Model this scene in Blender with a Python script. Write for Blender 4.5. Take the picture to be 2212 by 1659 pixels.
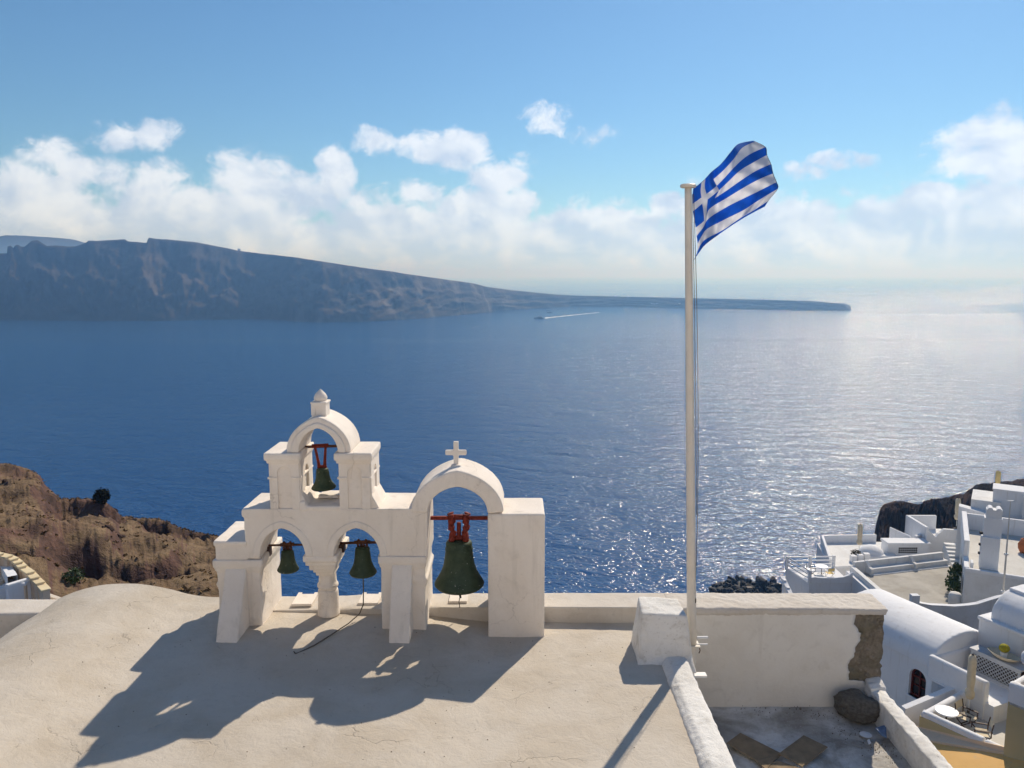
import bpy, bmesh, math, random
import numpy as np
from mathutils import Vector, Matrix, noise as mnoise

for o in list(bpy.data.objects):
    bpy.data.objects.remove(o)
scene = bpy.context.scene
col = scene.collection
R = math.radians

# ------------------------------------------------------------------ camera
CAM_Z = 5.7                 # eye height above the chapel roof
SEA_Z = -114.3              # the sea, 120 m below the eye
PITCH = R(7.8)
FPX = 1726.0                # focal length in pixels of a 2212 x 1659 frame
cam_data = bpy.data.cameras.new('camera')
cam_data.sensor_width = 36.0
cam_data.lens = 36.0 * FPX / 2212.0
cam_data.clip_start = 0.1
cam_data.clip_end = 120000.0
cam = bpy.data.objects.new('camera', cam_data)
cam.location = (0, 0, CAM_Z)
cam.rotation_euler = (R(90) - PITCH, 0, 0)
col.objects.link(cam)
scene.camera = cam

def ray(px, py):
    x = px - 1106.0
    v = py - 829.5
    c, s = math.cos(PITCH), math.sin(PITCH)
    return x, FPX * c - v * s, -FPX * s - v * c
def at_z(px, py, z):
    x, y, w = ray(px, py)
    t = (z - CAM_Z) / w
    return Vector((x * t, y * t, z))
def at_y(px, py, Y):
    x, y, w = ray(px, py)
    t = Y / y
    return Vector((x * t, Y, CAM_Z + w * t))
def az_el(px, py):
    x, y, w = ray(px, py)
    return math.atan2(x, y), math.atan2(w, math.hypot(x, y))

# ------------------------------------------------------------------ sun, sky
SUN_AZ, SUN_EL = R(27.0), R(41.0)
sd = bpy.data.lights.new('sun', 'SUN')
sd.energy = 3.6
sd.angle = R(0.55)
sd.color = (1.0, 0.89, 0.74)
sun = bpy.data.objects.new('sun', sd)
col.objects.link(sun)
to_sun = Vector((math.sin(SUN_AZ) * math.cos(SUN_EL), math.cos(SUN_AZ) * math.cos(SUN_EL), math.sin(SUN_EL)))
sun.rotation_euler = to_sun.to_track_quat('Z', 'Y').to_euler()
sun.location = (40, 80, 90)

scene.view_settings.view_transform = 'Standard'
scene.view_settings.look = 'None'
scene.view_settings.exposure = 0.34
scene.view_settings.gamma = 1.0
scene.view_settings.use_curve_mapping = False
scene.render.film_transparent = False
scene.cycles.use_denoising = True
scene.cycles.use_adaptive_sampling = True
scene.cycles.adaptive_threshold = 0.025
scene.cycles.max_bounces = 6
scene.cycles.diffuse_bounces = 5
scene.cycles.volume_bounces = 0
scene.cycles.sample_clamp_indirect = 3.0
scene.cycles.caustics_reflective = False
scene.cycles.caustics_refractive = False

class NT:
    """small helper for node trees"""
    def __init__(s, tree):
        s.t = tree
        s.n = tree.nodes
        s.l = tree.links
    def new(s, typ, **kw):
        n = s.n.new(typ)
        for k, v in kw.items():
            setattr(n, k, v)
        return n
    def put(s, sock, v):
        if isinstance(v, bpy.types.NodeSocket):
            s.l.new(v, sock)
        elif v is not None:
            sock.default_value = v
    def math(s, op, a, b=None, c=None, clamp=False):
        n = s.n.new('ShaderNodeMath')
        n.operation = op
        n.use_clamp = clamp
        for i, v in enumerate((a, b, c)):
            s.put(n.inputs[i], v)
        return n.outputs[0]
    def vmath(s, op, a, b=None, scale=None):
        n = s.n.new('ShaderNodeVectorMath')
        n.operation = op
        s.put(n.inputs[0], a)
        s.put(n.inputs[1], b)
        if scale is not None:
            s.put(n.inputs['Scale'], scale)
        return n.outputs[0]
    def noise(s, vec, scale=1.0, detail=4.0, rough=0.5, dist=0.0, dims='3D', out=0):
        n = s.n.new('ShaderNodeTexNoise')
        n.noise_dimensions = dims
        s.put(n.inputs['Vector'], vec)
        s.put(n.inputs['Scale'], scale)
        s.put(n.inputs['Detail'], detail)
        s.put(n.inputs['Roughness'], rough)
        s.put(n.inputs['Distortion'], dist)
        return n.outputs[out]
    def voronoi(s, vec, scale=1.0, feature='F1', out=0, rnd=1.0):
        n = s.n.new('ShaderNodeTexVoronoi')
        n.feature = feature
        s.put(n.inputs['Vector'], vec)
        s.put(n.inputs['Scale'], scale)
        s.put(n.inputs['Randomness'], rnd)
        return n.outputs[out]
    def maprange(s, v, a, b, c=0.0, d=1.0, smooth=False):
        n = s.n.new('ShaderNodeMapRange')
        n.interpolation_type = 'SMOOTHSTEP' if smooth else 'LINEAR'
        s.put(n.inputs[0], v)
        for i, q in enumerate((a, b, c, d)):
            s.put(n.inputs[i + 1], q)
        return n.outputs[0]
    def mix(s, f, a, b, blend='MIX'):
        n = s.n.new('ShaderNodeMix')
        n.data_type = 'RGBA'
        n.blend_type = blend
        s.put(n.inputs[0], f)
        s.put(n.inputs[6], a if not isinstance(a, tuple) or len(a) == 4 else a + (1,))
        s.put(n.inputs[7], b if not isinstance(b, tuple) or len(b) == 4 else b + (1,))
        return n.outputs[2]
    def ramp(s, f, stops):
        n = s.n.new('ShaderNodeValToRGB')
        e = n.color_ramp.elements
        while len(e) < len(stops):
            e.new(0.5)
        for q, (p, c) in zip(e, stops):
            q.position = p
            q.color = c + (1,) if len(c) == 3 else c
        s.put(n.inputs[0], f)
        return n.outputs[0]
    def mapping(s, vec, scale=(1, 1, 1), rot=(0, 0, 0), loc=(0, 0, 0)):
        n = s.n.new('ShaderNodeMapping')
        s.put(n.inputs[0], vec)
        n.inputs[1].default_value = loc
        n.inputs[2].default_value = rot
        n.inputs[3].default_value = scale
        return n.outputs[0]

world = bpy.data.worlds.new('World')
scene.world = world
world.use_nodes = True
w = NT(world.node_tree)
w.n.clear()
sky = w.new('ShaderNodeTexSky', sky_type='NISHITA')
sky.sun_disc = False
sky.sun_elevation = SUN_EL
sky.sun_rotation = SUN_AZ
sky.altitude = 100.0
sky.air_density = 1.0
sky.dust_density = 0.25
sky.ozone_density = 3.0
bg_sky = w.new('ShaderNodeBackground')
bg_sky.inputs[1].default_value = 0.070
w.l.new(w.mix(1.0, sky.outputs[0], (0.70, 0.95, 1.08), 'MULTIPLY'), bg_sky.inputs[0])
# clouds, laid out by compass direction and height above the horizon
tc = w.new('ShaderNodeTexCoord')
dirv = w.vmath('NORMALIZE', tc.outputs['Generated'])
sep = w.new('ShaderNodeSeparateXYZ')
w.l.new(dirv, sep.inputs[0])
az = w.math('ARCTAN2', sep.outputs[0], sep.outputs[1])
el = w.math('ARCSINE', sep.outputs[2])
comb = w.new('ShaderNodeCombineXYZ')
w.l.new(az, comb.inputs[0])
w.l.new(w.math('MULTIPLY', el, 1.25), comb.inputs[1])
p2 = comb.outputs[0]
# wobble of the outlines
n1 = w.noise(p2, 9.0, 5.0, 0.56, 0.15, '2D')
n2 = w.noise(w.vmath('ADD', p2, (3.1, 1.7, 0.4)), 34.0, 5.0, 0.62, 0.3, '2D')
wob = w.math('ADD', w.math('MULTIPLY', w.math('SUBTRACT', n1, 0.5), 2.0), w.math('MULTIPLY', w.math('SUBTRACT', n2, 0.5), 1.6))
# the bank: a few degrees high, raised out of view to add ambient light
bank_n = w.noise(w.vmath('MULTIPLY', p2, (1, 0, 0)), 2.6, 2.0, 0.6, 0.0, '2D')
side_az = w.maprange(w.math('ABSOLUTE', az), 0.62, 1.0, 0.0, 1.0, True)
bank_top = w.math('ADD', w.math('MULTIPLY_ADD', bank_n, R(3.0), R(4.0)), w.math('MULTIPLY', side_az, w.math('MULTIPLY', w.maprange(bank_n, 0.35, 0.6), R(7.0))))
bank = w.math('DIVIDE', w.math('SUBTRACT', bank_top, el), R(2.6))
total = bank
# single cumulus heads above the bank: centre and half size in picture pixels, strength
HEADS = [(60, 440, 220, 100, .9), (300, 420, 120, 60, .6), (250, 305, 80, 42, .7), (120, 330, 90, 50, .7), (335, 290, 70, 36, .5),
         (190, 370, 130, 50, .8), (350, 370, 70, 35, .5), (545, 385, 105, 85, 1.0), (725, 380, 50, 75, .9), (640, 440, 130, 80, 1.0), (470, 450, 130, 60, .9),
         (800, 540, 160, 60, .9), (965, 325, 115, 58, 1.0), (910, 415, 75, 36, .6), (1080, 385, 95, 42, .9), (1190, 258, 75, 52, .75), (1265, 292, 70, 36, .5),
         (1135, 348, 42, 30, .6), (800, 305, 60, 38, .5), (1040, 450, 130, 55, 1.0), (1130, 440, 60, 50, .9), (1300, 480, 160, 36, 1.0), (1440, 440, 50, 34, 1.0), (1560, 480, 130, 50, .9), (1720, 470, 170, 50, 1.0),
         (2005, 440, 90, 48, 1.0), (1900, 480, 170, 60, 1.0), (2200, 320, 160, 85, 1.1), (2110, 330, 80, 50, .8), (2200, 440, 170, 70, .9), (1810, 350, 70, 24, .45), (1740, 375, 66, 26, .35)]
CUT = []
for (hx, hy, rx, ry, st) in HEADS:
    a0, e0 = az_el(hx, hy)
    ra = rx / FPX
    re = ry / FPX
    dx = w.math('MULTIPLY', w.math('SUBTRACT', az, a0), 1 / ra)
    dy = w.math('MULTIPLY', w.math('SUBTRACT', el, e0), 1 / re)
    d2 = w.math('MULTIPLY_ADD', dx, dx, w.math('MULTIPLY', dy, dy))
    val = w.math('MULTIPLY_ADD', d2, -st - .35, st)
    total = w.math('SMOOTH_MAX', total, val, 0.25)
dens = w.math('ADD', total, wob)
alpha = w.maprange(dens, -0.16, 0.60, 0.0, 0.95, True)
# light from the upper right: compare the noise with itself a little nearer to the sun
off = w.vmath('ADD', p2, (0.012, 0.016, 0.0))
n1s = w.noise(off, 9.0, 5.0, 0.56, 0.15, '2D')
lit = w.math('MULTIPLY', w.math('SUBTRACT', n1, n1s), 4.2)
up = w.maprange(el, R(0.0), R(10.0), 0.0, 1.0)
shade = w.math('ADD', w.math('MULTIPLY_ADD', lit, 1.0, 0.30), w.math('MULTIPLY', up, 0.45), clamp=True)
ccol = w.mix(shade, (0.45, 0.545, 0.705), (0.69, 0.75, 0.845))
bg_cloud = w.new('ShaderNodeBackground')
w.l.new(ccol, bg_cloud.inputs[0])
mixs = w.new('ShaderNodeMixShader')
w.l.new(alpha, mixs.inputs[0])
w.l.new(bg_sky.outputs[0], mixs.inputs[1])
w.l.new(bg_cloud.outputs[0], mixs.inputs[2])
wout = w.new('ShaderNodeOutputWorld')
w.l.new(mixs.outputs[0], wout.inputs[0])
world.cycles.sampling_method = 'MANUAL'
world.cycles.sample_map_resolution = 512

# ------------------------------------------------------------------ helpers
def tag(o, label=None, cat=None, group=None, kind=None):
    if label: o['label'] = label
    if cat: o['category'] = cat
    if group: o['group'] = group
    if kind: o['kind'] = kind
    return o
def empty(name, loc=(0, 0, 0), rz=0.0):
    o = bpy.data.objects.new(name, None)
    o.location = loc
    o.rotation_euler = (0, 0, rz)
    o.empty_display_size = 0.3
    col.objects.link(o)
    return o
def copy_tree(o, parent=None):
    c = o.copy()
    col.objects.link(c)
    if parent: c.parent = parent
    for ch in o.children:
        copy_tree(ch, c)
    return c

class MB:
    """collects vertices and faces, then links them as one mesh object"""
    def __init__(s):
        s.v, s.f = [], []
    def add(s, vs, fs):
        o = len(s.v)
        s.v += [tuple(v) for v in vs]
        s.f += [tuple(i + o for i in f) for f in fs]
        return s
    def box(s, x0, y0, z0, x1, y1, z1):
        vs = [(x, y, z) for z in (z0, z1) for y in (y0, y1) for x in (x0, x1)]
        return s.add(vs, [(0, 2, 3, 1), (4, 5, 7, 6), (0, 1, 5, 4), (2, 6, 7, 3), (0, 4, 6, 2), (1, 3, 7, 5)])
    def hexa(s, b, t):
        """b and t: four points each, going round"""
        return s.add(list(b) + list(t), [(3, 2, 1, 0), (4, 5, 6, 7)] + [(i, (i + 1) % 4, (i + 1) % 4 + 4, i + 4) for i in range(4)])
    def prism_y(s, poly, y0, y1):
        """poly: (x, z) outline, extruded from y0 to y1"""
        n = len(poly)
        vs = [(x, y0, z) for x, z in poly] + [(x, y1, z) for x, z in poly]
        return s.add(vs, [tuple(range(n)), tuple(range(2 * n - 1, n - 1, -1))] + [(i, i + n, (i + 1) % n + n, (i + 1) % n) for i in range(n)])
    def prism_z(s, poly, z0, z1):
        n = len(poly)
        vs = [(x, y, z0) for x, y in poly] + [(x, y, z1) for x, y in poly]
        return s.add(vs, [tuple(range(n - 1, -1, -1)), tuple(range(n, 2 * n))] + [(i, (i + 1) % n, (i + 1) % n + n, i + n) for i in range(n)])
    def lathe(s, prof, cx=0, cy=0, cz=0, n=24, sx=1.0, sy=1.0):
        """prof: (radius, z), closed at both ends"""
        vs, fs = [], []
        for r, z in prof:
            for i in range(n):
                a = 2 * math.pi * i / n
                vs.append((cx + sx * r * math.cos(a), cy + sy * r * math.sin(a), cz + z))
        for j in range(len(prof) - 1):
            for i in range(n):
                k = (i + 1) % n
                fs.append((j * n + i, j * n + k, (j + 1) * n + k, (j + 1) * n + i))
        fs.append(tuple(range(n - 1, -1, -1)))
        fs.append(tuple((len(prof) - 1) * n + i for i in range(n)))
        return s.add(vs, fs)
    def tube(s, pts, r, n=8, caps=True):
        pts = [Vector(p) for p in pts]
        rs = r if isinstance(r, (list, tuple)) else [r] * len(pts)
        vs, fs = [], []
        up = Vector((0, 0, 1))
        prev = None
        for i, p in enumerate(pts):
            d = (pts[min(i + 1, len(pts) - 1)] - pts[max(i - 1, 0)]).normalized()
            ref = prev if prev is not None else (Vector((1, 0, 0)) if abs(d.z) > .9 else up)
            b = (ref - d * ref.dot(d)).normalized()
            prev = b
            c = d.cross(b)
            for k in range(n):
                a = 2 * math.pi * k / n
                vs.append(p + (b * math.cos(a) + c * math.sin(a)) * rs[i])
        for j in range(len(pts) - 1):
            for i in range(n):
                k = (i + 1) % n
                fs.append((j * n + i, j * n + k, (j + 1) * n + k, (j + 1) * n + i))
        if caps:
            fs.append(tuple(range(n - 1, -1, -1)))
            fs.append(tuple((len(pts) - 1) * n + i for i in range(n)))
        return s.add(vs, fs)
    def grid(s, P, close=False):
        """P: rows of points"""
        nr, nc = len(P), len(P[0])
        vs = [p for row in P for p in row]
        fs = [(j * nc + i, j * nc + i + 1, (j + 1) * nc + i + 1, (j + 1) * nc + i) for j in range(nr - 1) for i in range(nc - 1)]
        return s.add(vs, fs)
    def move(s, fn):
        s.v = [tuple(fn(Vector(p))) for p in s.v]
        return s
    def build(s, name, mat=None, parent=None, smooth=False, flip=False, world=False):
        me = bpy.data.meshes.new(name)
        me.from_pydata(s.v, [], s.f)
        me.update()
        bm = bmesh.new()
        bm.from_mesh(me)
        bmesh.ops.recalc_face_normals(bm, faces=bm.faces)
        if flip: bmesh.ops.reverse_faces(bm, faces=bm.faces)
        bm.to_mesh(me)
        bm.free()
        if smooth:
            for p in me.polygons: p.use_smooth = True
        if mat: me.materials.append(mat)
        o = bpy.data.objects.new(name, me)
        col.objects.link(o)
        if parent:
            o.parent = parent
            if world: o.location = -parent.location
        return o

def vnoise(p, octaves=4, lac=2.0, gain=0.5):
    """fractal noise about 0, roughly -1..1"""
    a, t, f = 1.0, 0.0, 1.0
    q = Vector(p)
    for _ in range(octaves):
        t += a * mnoise.noise(q * f)
        a *= gain
        f *= lac
    return t
def ridged(p, octaves=5, lac=2.1, gain=0.5):
    a, t, f = 1.0, 0.0, 1.0
    q = Vector(p)
    for _ in range(octaves):
        t += a * (1.0 - 2.0 * abs(mnoise.noise(q * f)))
        a *= gain
        f *= lac
    return t
def lerp_table(tab, x):
    if x <= tab[0][0]: return tab[0][1]
    for (x0, y0), (x1, y1) in zip(tab, tab[1:]):
        if x <= x1:
            return y0 + (y1 - y0) * (x - x0) / (x1 - x0)
    return tab[-1][1]

def material(name):
    m = bpy.data.materials.new(name)
    m.use_nodes = True
    t = NT(m.node_tree)
    b = m.node_tree.nodes['Principled BSDF']
    return m, t, b
def flat(name, rgb, rough=0.6, metal=0.0, spec=0.4, var=0.0, vscale=8.0, bump=0.0, bscale=60.0):
    m, t, b = material(name)
    b.inputs['Roughness'].default_value = rough
    b.inputs['Metallic'].default_value = metal
    b.inputs['Specular IOR Level'].default_value = spec
    if var or bump:
        pos = t.new('ShaderNodeTexCoord').outputs['Object']
    if var:
        n = t.noise(pos, vscale, 5.0, 0.6)
        f = t.maprange(n, 0.3, 0.7)
        c = t.mix(f, tuple(max(0, q * (1 - var)) for q in rgb), tuple(min(1, q * (1 + var * .6)) for q in rgb))
        t.l.new(c, b.inputs['Base Color'])
    else:
        b.inputs['Base Color'].default_value = rgb + (1,)
    if bump:
        bn = t.new('ShaderNodeBump')
        bn.inputs['Strength'].default_value = bump
        bn.inputs['Distance'].default_value = 0.02
        t.l.new(t.noise(pos, bscale, 4.0, 0.6), bn.inputs['Height'])
        t.l.new(bn.outputs[0], b.inputs['Normal'])
    return m

# ------------------------------------------------------------------ sea
m_sea, t, b = material('sea_water')
geo = t.new('ShaderNodeNewGeometry')
pos = geo.outputs['Position']
b.inputs['IOR'].default_value = 1.333
b.inputs['Specular IOR Level'].default_value = 0.5
# wind waves, chop and ripples; crests run across the wind
wv = t.mapping(pos, (1.0, 1.0, 0.0), (0, 0, R(14)))
w0 = t.noise(t.mapping(wv, (0.5, 1.0, 1)), 0.055, 3.0, 0.6, 0.5)
w1 = t.noise(t.mapping(wv, (0.55, 1.0, 1)), 0.46, 1.6, 0.6, 0.8)
w2 = t.noise(t.mapping(wv, (0.6, 1.0, 1)), 1.45, 1.0, 0.6, 0.5)
# slicks and gusts: long streaks on the water where it is smoother
st = t.noise(t.mapping(pos, (0.00035, 0.0016, 0)), 1.0, 4.0, 0.55, 0.5)
gust = t.maprange(st, 0.34, 0.56, 0.45, 1.0, True)
hgt = t.math('ADD', t.math('MULTIPLY', w0, 4.2), t.math('ADD', t.math('MULTIPLY', w1, 1.30), t.math('MULTIPLY', w2, 0.38)))
bn = t.new('ShaderNodeBump')
t.l.new(t.math('MULTIPLY', gust, 1.0), bn.inputs['Strength'])
bn.inputs['Distance'].default_value = 1.0
t.l.new(hgt, bn.inputs['Height'])
t.l.new(bn.outputs[0], b.inputs['Normal'])
t.l.new(t.maprange(gust, 0.45, 1.0, 0.09, 0.125), b.inputs['Roughness'])
t.l.new(t.mix(t.maprange(st, 0.3, 0.7), (0.009, 0.058, 0.190), (0.012, 0.074, 0.230)), b.inputs['Base Color'])
mb = MB()
radii = [0, 150, 300, 500, 800, 1300, 2200, 3600, 6000, 10000, 17000, 34500]
nseg = 72
mb.add([(0, 0, SEA_Z)] + [(r * math.sin(2 * math.pi * i / nseg), r * math.cos(2 * math.pi * i / nseg), SEA_Z) for r in radii[1:] for i in range(nseg)],
       [(0, 1 + i, 1 + (i + 1) % nseg) for i in range(nseg)] +
       [(1 + j * nseg + i, 1 + (j + 1) * nseg + i, 1 + (j + 1) * nseg + (i + 1) % nseg, 1 + j * nseg + (i + 1) % nseg) for j in range(len(radii) - 2) for i in range(nseg)])
sea = mb.build('sea', m_sea)
tag(sea, kind='structure')
for p in sea.data.polygons:
    if p.normal.z < 0:
        sea.data.flip_normals()
        break

# ------------------------------------------------------------------ air
m_haze = bpy.data.materials.new('haze_air')
m_haze.use_nodes = True
t = NT(m_haze.node_tree)
t.n.clear()
pv = t.new('ShaderNodeVolumePrincipled')
pv.inputs['Color'].default_value = (0.23, 0.49, 1.0, 1)
pv.inputs['Absorption Color'].default_value = (0.86, 0.83, 1, 1)
pv.inputs['Density'].default_value = 0.00025
pv.inputs['Anisotropy'].default_value = 0.50
ov = t.new('ShaderNodeOutputMaterial')
t.l.new(pv.outputs[0], ov.inputs['Volume'])
haze = MB().box(-36000, -36000, SEA_Z - 8, 36000, 36000, 175).build('haze', m_haze)
tag(haze, kind='stuff')

# ------------------------------------------------------------------ far island
RIDGE = [(-400, 560), (-150, 540), (0, 548), (27, 546), (30, 531), (38, 529), (41, 536), (46, 529), (53, 527), (58, 532), (66, 532), (82, 520), (95, 518), (104, 524), (114, 531), (130, 530), (155, 531), (172, 531), (186, 527),
         (200, 522), (203, 519), (220, 520), (240, 518), (266, 517), (283, 516), (286, 520), (320, 523), (329, 523.5), (330.5, 512), (345, 514), (380, 517), (430, 522), (490, 533), (520, 540), (560, 545), (650, 556), (750, 572),
         (850, 586), (900, 594), (950, 601), (1025, 612), (1051, 619), (1100, 626), (1130, 629), (1200, 636), (1250, 638.5), (1300, 639.5), (1350, 641), (1400, 641.5), (1500, 644), (1600, 646), (1650, 647.5), (1750, 650), (1800, 654), (1824, 658.5), (1828, 664), (1838, 669)]
SHORE = [(-400, 690), (0, 692), (200, 693), (330, 694), (450, 691), (550, 689), (585, 690), (640, 695), (700, 697), (800, 695), (900, 689), (1000, 680), (1040, 676), (1062, 672), (1150, 667), (1230, 662.5), (1350, 662.5), (1480, 666), (1600, 668), (1750, 671), (1838, 671)]
m_isl, t, b = material('island_rock')
pos = t.new('ShaderNodeNewGeometry').outputs['Position']
n1 = t.noise(t.mapping(pos, (1, 1, 2.2)), 0.006, 6.0, 0.62, 0.8)
n2 = t.noise(t.mapping(pos, (1, 1, 0.35)), 0.016, 5.0, 0.65, 0.4)
n3 = t.noise(pos, 0.07, 4.0, 0.6)
c = t.ramp(n1, [(0.32, (0.020, 0.019, 0.018)), (0.46, (0.042, 0.034, 0.028)), (0.55, (0.052, 0.040, 0.032)), (0.64, (0.085, 0.067, 0.054)), (0.72, (0.05, 0.045, 0.03))])
c = t.mix(t.maprange(n2, 0.48, 0.68), c, (0.026, 0.026, 0.024))
c = t.mix(t.maprange(n3, 0.55, 0.75, 0, .4), c, (0.10, 0.085, 0.07))
sz = t.new('ShaderNodeSeparateXYZ')
t.l.new(pos, sz.inputs[0])
# pale ash layer of the upper right slopes
ash = t.math('MULTIPLY', t.maprange(t.noise(t.mapping(pos, (1, 1, .15)), 0.02, 3.0, 0.6), 0.5, 0.66), t.math('MULTIPLY', t.maprange(sz.outputs[0], -700, -350), t.math('SUBTRACT', 1.0, t.maprange(sz.outputs[0], -60, 120))))
c = t.mix(t.math('MULTIPLY', ash, 0.6), c, (0.22, 0.185, 0.15))
t.l.new(c, b.inputs['Base Color'])
b.inputs['Roughness'].default_value = 0.95
b.inputs['Specular IOR Level'].default_value = 0.1
rows = []
xs = list(np.arange(-400, 0, 16)) + list(np.arange(0, 340, 3.0)) + list(np.arange(340, 1838, 3.0)) + [1830, 1834, 1838]
xs = sorted(set(float(q) for q in xs))
NV = 60
for xi in xs:
    sp = at_z(xi, lerp_table(SHORE, xi), SEA_Z)
    dsh = math.hypot(sp.x, sp.y)
    ux, uy = sp.x / dsh, sp.y / dsh
    a, e = az_el(xi, lerp_table(RIDGE, xi))
    # width of the slope follows its height
    dr = dsh + 60
    for _ in range(4):
        hr = CAM_Z + dr * math.tan(e) - SEA_Z
        dr = dsh + 15 + 1.25 * max(hr, 1)
    column = []
    for j in range(NV):
        v = j / (NV - 1) * 1.5
        if v <= 1:
            d = dsh + (dr - dsh) * v
            prof = 0.72 * v ** 1.05 + 0.28 * v ** 3
            n = ridged((xi * 0.011 + v * .5, v * 1.5 - xi * .004, 3.0), 6, 2.2, .55) * 0.5 + 0.6 * vnoise((xi * 0.02 - v, v * 4.2, 7.0), 5)
            n2_ = vnoise((xi * 0.09, v * 8, 1.0), 3)
            env = math.sin(math.pi * min(1, v)) ** 0.7
            z = SEA_Z + hr * prof + env * (hr * 0.11 * n + hr * 0.025 * n2_)
            d += env * (-n * hr * 0.24 + n2_ * hr * .05)
            # a low shelf above the beach
            if v < 0.12: z = SEA_Z + (z - SEA_Z) * (0.75 + 2 * v)
            if j == 0: z = SEA_Z - 4
            z = min(z, CAM_Z + d * math.tan(e) - 0.2) if v < .98 else z
        else:
            q = (v - 1) / .5
            d = dr + q * 900
            z = SEA_Z - 4 + (hr + 4) * (1 - q) ** 1.1
        column.append((ux * d, uy * d, z))
    rows.append(column)
isl = MB().grid(rows).build('island', m_isl, smooth=True)
tag(isl, kind='structure')
# the mountain behind it
FAR = [(-500, 560), (-200, 515), (-40, 511), (0, 511), (8, 508), (50, 509), (100, 512), (150, 516), (165, 519), (190, 526), (230, 536), (300, 556), (420, 598)]
rows = []
for xi in np.arange(-500, 421, 8.0):
    py = lerp_table(FAR, xi)
    a, e = az_el(xi, py)
    e2 = az_el(xi, 605)[1]
    column = []
    for j in range(8):
        v = j / 7
        d = 6200 + 900 * v
        z = SEA_Z - 6 + (CAM_Z + 7100 * math.tan(e) - SEA_Z + 6) * v ** .8
        z += 20 * math.sin(math.pi * v) * vnoise((xi * .02, v * 2, 0))
        column.append((math.sin(a) * d, math.cos(a) * d, z))
    column.append((math.sin(a) * 8600, math.cos(a) * 8600, SEA_Z - 6))
    rows.append(column)
tag(MB().grid(rows).build('far_mountain', m_isl, smooth=True), kind='structure')

# ------------------------------------------------------------------ plaster and other materials
def plaster(name, base, warm, dirt=0.35, pit=0.25, bump=0.35, scale=1.0, crack=0.0, brush=0.3):
    """limewashed plaster: cloudy tone, thin stains, pits, hairline cracks"""
    m, t, b = material(name)
    pos = t.new('ShaderNodeNewGeometry').outputs['Position']
    n1 = t.noise(pos, 0.9 * scale, 4.0, 0.62, 0.4)
    n2 = t.noise(t.vmath('ADD', pos, (7.3, 1.1, 4.2)), 3.6 * scale, 5.0, 0.66, 0.6)
    n3 = t.noise(t.vmath('ADD', pos, (1.3, 9.1, 2.2)), 19.0 * scale, 4.0, 0.7, 0.2)
    c = t.mix(t.maprange(n1, 0.34, 0.68, 0, 1, True), base + (1,), warm + (1,))
    d = t.math('MULTIPLY', t.maprange(n2, 0.52, 0.76, 0, 1, True), dirt)
    c = t.mix(d, c, (0.40, 0.355, 0.29, 1))
    c = t.mix(t.math('MULTIPLY', t.maprange(n3, 0.40, 0.30, 0, 1), pit), c, (0.30, 0.27, 0.235, 1))
    c = t.mix(t.math('MULTIPLY', t.maprange(n3, 0.58, 0.72, 0, 1), 0.5 * pit + .1), c, tuple(min(1, q * 1.12) for q in base) + (1,))
    drip = t.noise(t.mapping(pos, (5.0, 5.0, 0.45)), 1.0, 3.0, 0.6)
    c = t.mix(t.math('MULTIPLY', t.maprange(drip, 0.56, 0.74, 0, 1, True), brush), c, (0.46, 0.41, 0.345, 1))
    pv_ = t.voronoi(t.vmath('ADD', pos, t.vmath('SCALE', t.noise(pos, 1.1, 2.0, 0.6, out=1), None, 1.3)), 0.55, out=1)
    c = t.mix(brush * .6, c, t.mix(t.maprange(pv_, 0.2, 0.8), c, tuple(min(1, q * 1.14) for q in base) + (1,)))
    h = t.math('ADD', t.math('MULTIPLY', n2, 0.6), t.math('MULTIPLY', n3, 0.25))
    if crack:
        cv = t.voronoi(t.vmath('ADD', pos, t.vmath('SCALE', t.noise(pos, 2.2, 4.0, 0.6, out=1), None, 0.55)), 0.75, 'DISTANCE_TO_EDGE')
        ck = t.math('MULTIPLY', t.maprange(cv, 0.008, 0.0, 0, 1), t.maprange(n1, 0.50, 0.60, 0, 1))
        c = t.mix(t.math('MULTIPLY', ck, crack), c, (0.16, 0.13, 0.11, 1))
        h = t.math('SUBTRACT', h, t.math('MULTIPLY', ck, 0.25))
    t.l.new(c, b.inputs['Base Color'])
    b.inputs['Roughness'].default_value = 0.9
    b.inputs['Specular IOR Level'].default_value = 0.15
    bn = t.new('ShaderNodeBump')
    bn.inputs['Strength'].default_value = bump
    bn.inputs['Distance'].default_value = 0.05
    t.l.new(h, bn.inputs['Height'])
    t.l.new(bn.outputs[0], b.inputs['Normal'])
    return m
m_tower = plaster('tower_limewash', (0.84, 0.77, 0.69), (0.78, 0.70, 0.61), 0.22, 0.18, 0.42, 1.0, 0.25)
m_roof = plaster('roof_plaster', (0.565, 0.51, 0.435), (0.495, 0.43, 0.345), 0.38, 0.30, 0.6, 1.0, 0.28)
m_coping = plaster('coping_plaster', (0.63, 0.58, 0.515), (0.56, 0.50, 0.425), 0.42, 0.35, 0.5)
m_wall = plaster('old_wall_plaster', (0.76, 0.725, 0.665), (0.70, 0.655, 0.585), 0.25, 0.15, 0.28)
m_flake = plaster('flaking_limewash', (0.80, 0.785, 0.75), (0.66, 0.64, 0.60), 0.55, 0.55, 0.7, 1.3)
m_terr = plaster('dirty_terrace_plaster', (0.68, 0.67, 0.65), (0.25, 0.23, 0.20), 0.9, 0.8, 0.9, 1.5)
m_white = plaster('fresh_limewash', (0.80, 0.80, 0.81), (0.77, 0.775, 0.79), 0.06, 0.04, 0.10)
m_offwhite = plaster('weathered_limewash', (0.76, 0.755, 0.745), (0.68, 0.67, 0.65), 0.22, 0.16, 0.25)
m_grey_roof = plaster('grey_cement_roof', (0.47, 0.445, 0.40), (0.34, 0.315, 0.275), 0.6, 0.3, 0.4, 0.5)
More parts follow.
